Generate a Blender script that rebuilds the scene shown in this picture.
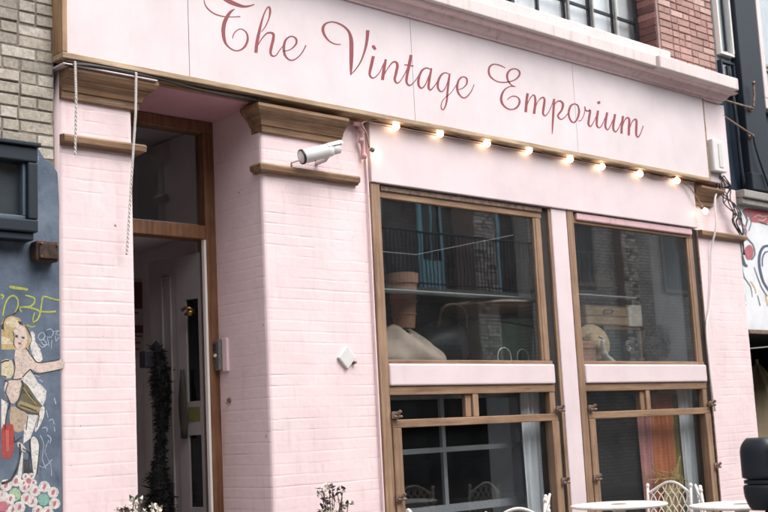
import bpy, bmesh, math, random
import numpy as np
from mathutils import Vector, Matrix
random.seed(7); RNG = np.random.default_rng(7)
SC = bpy.context.scene
for o in list(bpy.data.objects): bpy.data.objects.remove(o)
COL = SC.collection
R = math.radians

# ---------------------------------------------------------------- camera
cam = bpy.data.objects.new('camera', bpy.data.cameras.new('camera'))
COL.objects.link(cam); SC.camera = cam
YAW, PITCH, ROLL = 0.75371162, 0.14638157, -0.04976333
_f = Vector((math.sin(YAW)*math.cos(PITCH), math.cos(YAW)*math.cos(PITCH), math.sin(PITCH)))
_r = Vector((math.cos(YAW), -math.sin(YAW), 0)); _u = _r.cross(_f)
_r2 = math.cos(ROLL)*_r + math.sin(ROLL)*_u; _u2 = -math.sin(ROLL)*_r + math.cos(ROLL)*_u
cam.matrix_world = Matrix(((_r2.x, _u2.x, -_f.x, 0), (_r2.y, _u2.y, -_f.y, -6.5), (_r2.z, _u2.z, -_f.z, 1.45), (0, 0, 0, 1)))
cam.data.sensor_width = 36; cam.data.lens = 56.25; cam.data.clip_end = 600; cam.data.clip_start = .05
cam.data.dof.use_dof = True; cam.data.dof.focus_distance = 8.2; cam.data.dof.aperture_fstop = 3.2

# ---------------------------------------------------------------- sky, sun, exposure
SUN_EL, SUN_AZ = R(56), R(162)          # azimuth from +Y towards +X
world = bpy.data.worlds.new('World'); SC.world = world; world.use_nodes = True
wn, wl = world.node_tree.nodes, world.node_tree.links
sky = wn.new('ShaderNodeTexSky'); sky.sky_type = 'NISHITA'; sky.sun_disc = False
sky.sun_elevation = SUN_EL; sky.sun_rotation = SUN_AZ; sky.dust_density = 4; sky.air_density = 1.0; sky.ozone_density = 1.0
hs = wn.new('ShaderNodeHueSaturation'); hs.inputs['Saturation'].default_value = .22
wl.new(sky.outputs[0], hs.inputs['Color']); wl.new(hs.outputs[0], wn['Background'].inputs['Color'])
wn['Background'].inputs['Strength'].default_value = .15
sun = bpy.data.objects.new('sun', bpy.data.lights.new('sun', 'SUN')); COL.objects.link(sun)
sun.data.energy = .6; sun.data.angle = R(60); sun.data.color = (1, .96, .92)
sd = Vector((math.cos(SUN_EL)*math.sin(SUN_AZ), math.cos(SUN_EL)*math.cos(SUN_AZ), math.sin(SUN_EL)))
sun.rotation_euler = sd.to_track_quat('Z', 'Y').to_euler(); sun.location = (0, -8, 14)
SC.view_settings.view_transform = 'Standard'; SC.view_settings.look = 'None'; SC.view_settings.gamma = 1
SC.view_settings.exposure = 1.33
SC.render.engine = 'CYCLES'; SC.cycles.use_denoising = True
SC.cycles.max_bounces = 10; SC.cycles.transparent_max_bounces = 12; SC.cycles.sample_clamp_indirect = 10
SC.cycles.caustics_reflective = False; SC.cycles.caustics_refractive = False

# ---------------------------------------------------------------- helpers
def lin(h):
    h = h.lstrip('#'); c = [int(h[i:i+2], 16)/255 for i in (0, 2, 4)]
    return tuple((x/12.92 if x <= .04045 else ((x+.055)/1.055)**2.4) for x in c) + (1,)

class NT:
    def __init__(s, name):
        s.m = bpy.data.materials.new(name); s.m.use_nodes = True
        s.t = s.m.node_tree; s.n = s.t.nodes; s.l = s.t.links
        s.b = s.n['Principled BSDF']; s.out = s.n['Material Output']
        s._pos = None
    def new(s, typ, **kw):
        n = s.n.new('ShaderNode'+typ)
        for k, v in kw.items(): setattr(n, k, v)
        return n
    def pos(s):
        if s._pos is None: s._pos = s.new('TexCoord').outputs['Object']
        return s._pos
    def noise(s, scale, detail=4, rough=.6, stretch=None, out='Fac'):
        n = s.new('TexNoise'); n.inputs['Scale'].default_value = scale; n.inputs['Detail'].default_value = detail; n.inputs['Roughness'].default_value = rough
        v = s.pos()
        if stretch:
            mp = s.new('Mapping'); mp.inputs['Scale'].default_value = stretch; s.l.new(v, mp.inputs['Vector']); v = mp.outputs[0]
        s.l.new(v, n.inputs['Vector']); return n.outputs[out]
    def ramp(s, fac, stops):
        n = s.new('ValToRGB'); e = n.color_ramp.elements
        while len(e) < len(stops): e.new(.5)
        for el, (p, c) in zip(e, stops): el.position = p; el.color = c
        s.l.new(fac, n.inputs['Fac']); return n.outputs['Color']
    def mix(s, fac, a, b, mode='MIX'):
        n = s.new('Mix', data_type='RGBA', blend_type=mode)
        for i, v in ((0, fac), (6, a), (7, b)):
            if isinstance(v, (int, float)): n.inputs[i].default_value = v
            elif isinstance(v, tuple): n.inputs[i].default_value = v
            else: s.l.new(v, n.inputs[i])
        return n.outputs[2]
    def bump(s, h, strength=.3, dist=.01):
        n = s.new('Bump'); n.inputs['Strength'].default_value = strength; n.inputs['Distance'].default_value = dist
        s.l.new(h, n.inputs['Height']); s.l.new(n.outputs[0], s.b.inputs['Normal'])
    def base(s, c):
        if isinstance(c, tuple): s.b.inputs['Base Color'].default_value = c
        else: s.l.new(c, s.b.inputs['Base Color'])
    def set(s, **kw):
        for k, v in kw.items(): s.b.inputs[k.replace('_', ' ')].default_value = v
        return s

W1, B0 = (1, 1, 1, 1), (0, 0, 0, 1)
def simple(name, hexc, rough=.6, metal=0, var=.25, scale=9, bump=.1, spec=.5, dark=None, stretch=None, bscale=None):
    m = NT(name); c = lin(hexc); d = lin(dark) if dark else tuple(x*(1-var) for x in c[:3])+(1,)
    f = m.noise(scale, 5, .65, stretch)
    m.base(m.ramp(f, [(.3, d), (.62, c)])); m.set(Roughness=rough, Metallic=metal, Specular_IOR_Level=spec)
    if bump: m.bump(m.noise(bscale or scale*6, 5, .6, stretch), bump, .004)
    return m.m

def paint(name, hexc, dirt='#8a6a62', rough=.55, amount=.5, chips=.0, bump=.12):
    """old gloss paint: soft mottling, drips of grime, rare chips"""
    m = NT(name); c = lin(hexc); c2 = tuple(x*.88 for x in c[:3])+(1,)
    a = m.ramp(m.noise(2.3, 5, .6), [(.3, c2), (.65, c)])
    st = m.ramp(m.noise(5, 6, .7, (3.2, 3.2, .5)), [(.54, B0), (.80, (amount,)*3+(1,))])
    a = m.mix(st, a, lin(dirt))
    sp = m.ramp(m.noise(38, 3, .6), [(.72, B0), (.77, (.75,)*3+(1,))])
    a = m.mix(sp, a, tuple(x*.8 for x in c[:3])+(1,))
    if chips:
        ch = m.ramp(m.noise(13, 5, .75), [(.705-chips*.1, B0), (.712-chips*.1, W1)])
        a = m.mix(ch, a, lin('#6e4a3c'))
    m.base(a); m.set(Roughness=rough, Specular_IOR_Level=.4)
    m.bump(m.noise(60, 4, .6), bump, .003)
    return m.m

def wood(name, light, dark, axis='x', rough=.5, wear=.22):
    m = NT(name); st = {'x': (1.2, 22, 22), 'z': (22, 22, 1.2), 'y': (22, 1.2, 22)}[axis]
    g = m.noise(1.6, 5, .6, st)
    a = m.ramp(g, [(.28, lin(dark)), (.55, lin(light)), (.8, tuple(min(1, x*1.25) for x in lin(light)[:3])+(1,))])
    big = m.ramp(m.noise(3, 4, .6), [(.35, (.72, .69, .66, 1)), (.65, W1)])
    a = m.mix(1.0, a, big, 'MULTIPLY')
    w = m.ramp(m.noise(8, 6, .75, tuple(x*.3+.3 for x in st)), [(.54, B0), (.70, (wear*1.5,)*3+(1,))])
    a = m.mix(w, a, lin('#b7a595'))
    dk = m.ramp(m.noise(5, 6, .75, tuple(x*.25+.4 for x in st)), [(.56, B0), (.74, (.55,)*3+(1,))])
    a = m.mix(dk, a, lin('#4a3a2e'))
    m.base(a); m.set(Roughness=rough, Specular_IOR_Level=.4); m.bump(g, .12, .002)
    return m.m

def glass(name, ior=1.62, tint=(.95, .965, .965, 1), rough=0.0, haze=.0):
    m = NT(name); m.n.remove(m.b)
    tr = m.new('BsdfTransparent'); tr.inputs[0].default_value = tint
    gl = m.new('BsdfGlossy'); gl.inputs['Roughness'].default_value = rough; gl.inputs['Color'].default_value = (.96, .98, 1, 1)
    fr = m.new('Fresnel'); bk = m.new('NewGeometry'); io = m.new('MapRange')      # same reflectance on both faces of the pane
    io.inputs['To Min'].default_value = ior; io.inputs['To Max'].default_value = 1/ior
    m.l.new(bk.outputs['Backfacing'], io.inputs['Value']); m.l.new(io.outputs[0], fr.inputs['IOR'])
    bp = m.new('Bump'); bp.inputs['Strength'].default_value = .02; bp.inputs['Distance'].default_value = .02
    m.l.new(m.noise(2.2, 2, .5), bp.inputs['Height'])
    m.l.new(bp.outputs[0], gl.inputs['Normal']); m.l.new(bp.outputs[0], fr.inputs['Normal'])
    mx = m.new('MixShader'); m.l.new(fr.outputs[0], mx.inputs[0]); m.l.new(tr.outputs[0], mx.inputs[1]); m.l.new(gl.outputs[0], mx.inputs[2])
    fin = mx.outputs[0]
    # dusty film plus sky haze put into the colour: thin, streaky, brighter in patches
    df = m.new('BsdfDiffuse'); df.inputs[0].default_value = (.46, .5, .53, 1)
    mx2 = m.new('MixShader'); dust_haze = m.ramp(m.noise(3.5, 6, .7, (1, 1, .6)), [(.36, (haze*.25,)*3+(1,)), (.8, (haze*1.25,)*3+(1,))])
    m.l.new(dust_haze, mx2.inputs[0]); m.l.new(fin, mx2.inputs[1]); m.l.new(df.outputs[0], mx2.inputs[2])
    m.l.new(mx2.outputs[0], m.out.inputs[0]); return m.m

def emit(name, col, s):
    m = NT(name); m.set(Base_Color=col, Emission_Color=col, Emission_Strength=s, Roughness=.3); return m.m

def tinted(name, stops, rough=.85, bump=.5, scale=40, spec=.25, soot=None):
    """bricks: colour from the per-brick 'tint' attribute, speckled"""
    m = NT(name); at = m.new('Attribute', attribute_name='tint')
    a = m.ramp(at.outputs['Fac'], [(p, lin(c)) for p, c in stops])
    sp = m.ramp(m.noise(scale, 5, .7), [(.3, (.6, .58, .56, 1)), (.6, (1.0, 1.0, 1.0, 1)), (.8, (1.15, 1.13, 1.1, 1))])
    a = m.mix(1.0, a, sp, 'MULTIPLY')
    if soot:
        a = m.mix(m.ramp(m.noise(2.4, 6, .7), [(.48, B0), (.75, (.6,)*3+(1,))]), a, lin(soot))
    m.base(a); m.set(Roughness=rough, Specular_IOR_Level=spec); m.bump(m.noise(scale*2, 5, .65), bump, .006)
    return m.m

class MB:
    """collects geometry; .build links it as ONE mesh object"""
    def __init__(s): s.v = []; s.f = []; s.t = []; s.tint = 0.
    def add(s, vs, fs):
        o = len(s.v); s.v += [tuple(p) for p in vs]; s.f += [tuple(i+o for i in f) for f in fs]; s.t += [s.tint]*len(fs); return s
    def box(s, x0, x1, y0, y1, z0, z1, M=None):
        vs = [(x, y, z) for z in (z0, z1) for y in (y0, y1) for x in (x0, x1)]
        if M: vs = [tuple(M @ Vector(p)) for p in vs]
        return s.add(vs, [(0, 2, 3, 1), (4, 5, 7, 6), (0, 1, 5, 4), (2, 6, 7, 3), (0, 4, 6, 2), (1, 3, 7, 5)])
    def prism(s, poly, fn, w0, w1):
        """poly in (a,b), fn(a,b,w)->xyz, extruded between w0 and w1"""
        n = len(poly); vs = [fn(a, b, w0) for a, b in poly]+[fn(a, b, w1) for a, b in poly]
        return s.add(vs, [tuple(range(n))[::-1], tuple(range(n, 2*n))]+[(i, (i+1) % n, n+(i+1) % n, n+i) for i in range(n)])
    def tube(s, pts, r, n=8, cap=True, closed=False):
        pts = [Vector(p) for p in pts]; k = len(pts); rr = r if isinstance(r, (list, tuple)) else [r]*k
        vs = []; prev = None
        for i, p in enumerate(pts):
            if closed: d = pts[(i+1) % k]-pts[i-1]
            else: d = pts[min(i+1, k-1)]-pts[max(i-1, 0)]
            d = d.normalized() if d.length > 1e-9 else Vector((0, 0, 1))
            if prev is None:
                a = d.cross(Vector((0, 0, 1)) if abs(d.z) < .9 else Vector((1, 0, 0))).normalized()
            else:
                a = prev-d*prev.dot(d); a = a.normalized() if a.length > 1e-6 else d.orthogonal().normalized()
            prev = a; b = d.cross(a)
            vs += [p+(a*math.cos(2*math.pi*j/n)+b*math.sin(2*math.pi*j/n))*rr[i] for j in range(n)]
        fs = [(i*n+j, i*n+(j+1) % n, ((i+1) % k)*n+(j+1) % n, ((i+1) % k)*n+j) for i in range(k if closed else k-1) for j in range(n)]
        if cap and not closed: fs += [tuple(range(n))[::-1], tuple((k-1)*n+j for j in range(n))]
        return s.add(vs, fs)
    def lathe(s, prof, c=(0, 0, 0), n=24, M=None):
        """prof of (r,z) around +Z at c, or M for another frame"""
        vs = []
        for r, z in prof:
            for j in range(n):
                p = Vector((r*math.cos(2*math.pi*j/n), r*math.sin(2*math.pi*j/n), z))
                p = M @ p if M else p+Vector(c); vs.append(p)
        k = len(prof)
        fs = [(i*n+j, i*n+(j+1) % n, (i+1)*n+(j+1) % n, (i+1)*n+j) for i in range(k-1) for j in range(n)]
        fs += [tuple(range(n))[::-1], tuple((k-1)*n+j for j in range(n))]
        return s.add(vs, fs)
    def blob(s, c, rad, seed=0, amp=.15, nu=20, nv=12, M=None):
        rs = random.Random(seed); ph = [(rs.uniform(1, 4), rs.uniform(1, 4), rs.uniform(0, 6), rs.uniform(0, 6)) for _ in range(5)]
        vs = []
        for i in range(nv+1):
            th = math.pi*i/nv
            for j in range(nu):
                a = 2*math.pi*j/nu; k = 1+amp*sum(math.sin(p*a*round(q) / 1.0*0+round(p)*a+q*th+r) for p, q, r, _ in ph)/3
                p = Vector((rad[0]*k*math.sin(th)*math.cos(a), rad[1]*k*math.sin(th)*math.sin(a), rad[2]*k*math.cos(th)))
                if M: p = M @ p
                vs.append(p+Vector(c))
        return s.add(vs, [(i*nu+j, (i+1)*nu+j, (i+1)*nu+(j+1) % nu, i*nu+(j+1) % nu) for i in range(nv) for j in range(nu)])
    def strip(s, row, y, th=.003):
        """painted stroke: left/right (x,z) pairs, lying at depth y and th thick (towards +Y)"""
        k = len(row)//4; vs = []
        for i in range(k):
            a, b, c, d = row[4*i:4*i+4]; vs += [(a, y, b), (c, y, d)]
        fs = [(2*i, 2*i+1, 2*i+3, 2*i+2) for i in range(k-1)]
        vs += [(x, yy+th, z) for x, yy, z in vs]; m = 2*k
        fs += [(2*i, 2*i+2, m+2*i+2, m+2*i) for i in range(k-1)]+[(2*i+1, m+2*i+1, m+2*i+3, 2*i+3) for i in range(k-1)]
        fs += [(0, m, m+1, 1), (2*k-2, 2*k-1, m+2*k-1, m+2*k-2)]
        return s.add(vs, fs)
    def build(s, name, mat, parent=None, bevel=0, smooth=False, loc=None, seg=2, tint=False):
        me = bpy.data.meshes.new(name); L = ORIG.get(parent, Vector((0, 0, 0))) if parent else Vector(loc or (0, 0, 0))
        me.from_pydata([(p[0]-L.x, p[1]-L.y, p[2]-L.z) for p in s.v], [], s.f); me.validate()
        if tint:
            a = me.attributes.new('tint', 'FLOAT', 'FACE'); a.data.foreach_set('value', s.t[:len(me.polygons)])
        bm = bmesh.new(); bm.from_mesh(me); bmesh.ops.recalc_face_normals(bm, faces=bm.faces); bm.to_mesh(me); bm.free()
        o = bpy.data.objects.new(name, me); COL.objects.link(o); me.materials.append(mat)
        if parent: o.parent = parent; ORIG[o] = L
        else: o.location = L; ORIG[o] = L
        if smooth:
            me.polygons.foreach_set('use_smooth', [True]*len(me.polygons))
        if bevel:
            b = o.modifiers.new('bevel', 'BEVEL'); b.width = bevel; b.segments = seg; b.limit_method = 'ANGLE'; b.angle_limit = R(40)
        return o
ORIG = {}
def tag(o, label, cat, group=None):
    o['label'] = label; o['category'] = cat
    if group: o['group'] = group
    return o
def thing(name, label, cat, loc=(0, 0, 0), group=None):
    o = bpy.data.objects.new(name, None); COL.objects.link(o); o.location = loc; o.empty_display_size = .1
    ORIG[o] = Vector(loc); return tag(o, label, cat, group)
def structure(o): o['kind'] = 'structure'; return o
def copy_tree(o, parent=None):
    c = o.copy(); COL.objects.link(c)
    if parent: c.parent = parent
    for ch in list(o.children): copy_tree(ch, c)
    return c
def arc(c, r, a0, a1, n, plane='xz'):
    o = []
    for i in range(n+1):
        a = a0+(a1-a0)*i/n; u, v = r*math.cos(a), r*math.sin(a)
        o.append({'xz': (c[0]+u, c[1], c[2]+v), 'yz': (c[0], c[1]+u, c[2]+v), 'xy': (c[0]+u, c[1]+v, c[2])}[plane])
    return o
def smooth_path(p, n=6):
    p = [Vector(x) for x in p]; q = [p[0]*2-p[1]]+p+[p[-1]*2-p[-2]]; o = []
    for i in range(1, len(q)-2):
        for k in range(n):
            t = k/n; a, b, c, d = q[i-1:i+3]
            o.append(.5*((2*b)+(c-a)*t+(2*a-5*b+4*c-d)*t*t+(3*b-a-3*c+d)*t**3))
    return o+[p[-1]]
def vnoise(u, v, seed):
    r = np.random.default_rng(seed); T = r.random((64, 64)); iu, iv = np.floor(u).astype(int), np.floor(v).astype(int); fu, fv = u-iu, v-iv
    fu, fv = fu*fu*(3-2*fu), fv*fv*(3-2*fv); g = lambda a, b: T[a % 64, b % 64]
    return (g(iu, iv)*(1-fu)+g(iu+1, iv)*fu)*(1-fv)+(g(iu, iv+1)*(1-fu)+g(iu+1, iv+1)*fu)*fv
def relief(mb, u0, u1, v0, v1, fn, seed=0, du=.0112, dv=.005, vbase=0.0):
    """sheet of thickly painted brickwork; fn(u,v,w) with w outwards; the rim drops to w=0"""
    nu, nv = max(2, int(round((u1-u0)/du))), max(2, int(round((v1-v0)/dv)))
    U, V = np.meshgrid(np.linspace(u0, u1, nu+1), np.linspace(v0, v1, nv+1))
    Vw = V-vbase+.005*(vnoise(U*5, V*3, seed+1)-.5); row = np.floor(Vw/.075); fv = Vw-row*.075
    shift = (row % 2)*.1125; Uw = U+shift+.006*(vnoise(U*9, V*9, seed+2)-.5); col = np.floor(Uw/.225); fu = Uw-col*.225
    hdr = (vnoise(row*3.7, col*5.3, seed+9) > .62); fu = np.where(hdr, fu % .1125, fu)
    per = np.where(hdr, .1125, .225)
    sm = lambda d, a, b: np.clip((d-a)/(b-a), 0, 1)**2*(3-2*np.clip((d-a)/(b-a), 0, 1))
    soft = .6+.8*vnoise(U*6+3, V*6, seed+3)
    dvj = np.minimum(fv, .075-fv); duj = np.minimum(fu, per-fu)
    w = .0085-np.maximum((1-sm(dvj, .001, .0062))*(.1+1.3*vnoise(U*2.2, V*9, seed+3)**1.6), (1-sm(duj, .001, .009))*1.2*vnoise(U*5, V*9, seed+4)**2.2)*.0019
    w += (vnoise(row*1.7+col*2.3, col*1.1+row*7.1, seed+5)-.5)*.0010+(vnoise(U*40, V*40, seed+6)-.5)*.0008+(vnoise(U*12, V*14, seed+7)-.5)*.0010
    crack = (vnoise(U*3, row*3.3, seed+8) > .86)&(dvj < .004); w = np.where(crack, w-.002, w)
    w[0, :] = w[-1, :] = 0; w[:, 0] = w[:, -1] = 0; w = np.maximum(w, 0)
    P = fn(U, V, w); vs = np.stack([np.broadcast_to(c, U.shape).ravel() for c in P], 1)
    idx = np.arange((nu+1)*(nv+1)).reshape(nv+1, nu+1)
    fs = np.stack([idx[:-1, :-1].ravel(), idx[:-1, 1:].ravel(), idx[1:, 1:].ravel(), idx[1:, :-1].ravel()], 1)
    mb.add(vs.tolist(), fs.tolist())
def bricks(mb, u0, u1, v0, v1, fn, seed=0, depth=.03, joint=.011, header=.45, h=.075, jit=.004, skip=None):
    """single bricks in a rough bond, fn(u,v,w) with w outwards"""
    rs = random.Random(seed); nr = int((v1-v0)/h)
    for r in range(nr):
        v = v0+r*h; u = u0-(.11 if r % 2 else 0)-rs.uniform(0, .02); k = r % 2
        while u < u1:
            L = .1125 if (k % 2 or rs.random() < .15) and rs.random() < header*2 else .225; k += 1
            a, b = max(u, u0)+joint*.5, min(u+L, u1)-joint*.5; u += L
            if b-a < .025: continue
            if skip and skip(.5*(a+b), v+h*.5): continue
            w = rs.uniform(-jit, jit); j = lambda: rs.uniform(-.0022, .0022)
            mb.tint = rs.random(); c = [(a+j(), v+joint*.5+j()), (b+j(), v+joint*.5+j()), (b+j(), v+h-joint*.5+j()), (a+j(), v+h-joint*.5+j())]
            ww = [w+j() for _ in range(4)]; vs = [fn(p, q, -depth) for p, q in c]
            ins = .004; cx = [(a+ins, 0), (b-ins, 0)]
            cc = [(c[0][0]+ins, c[0][1]+ins), (c[1][0]-ins, c[1][1]+ins), (c[2][0]-ins, c[2][1]-ins), (c[3][0]+ins, c[3][1]-ins)]
            vs += [fn(p, q, x-.005) for (p, q), x in zip(c, ww)]+[fn(p, q, x) for (p, q), x in zip(cc, ww)]
            mb.add(vs, [(8, 9, 10, 11)]+[(i, (i+1) % 4, 4+(i+1) % 4, 4+i) for i in range(4)]+[(4+i, 4+(i+1) % 4, 8+(i+1) % 4, 8+i) for i in range(4)])
    mb.tint = 0.
FRONT = lambda u, v, w: (u, 0.-w, v)                # facade plane, X along, Z up, out = -Y
def front_at(y): return lambda u, v, w: (u, y-w, v)
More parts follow.
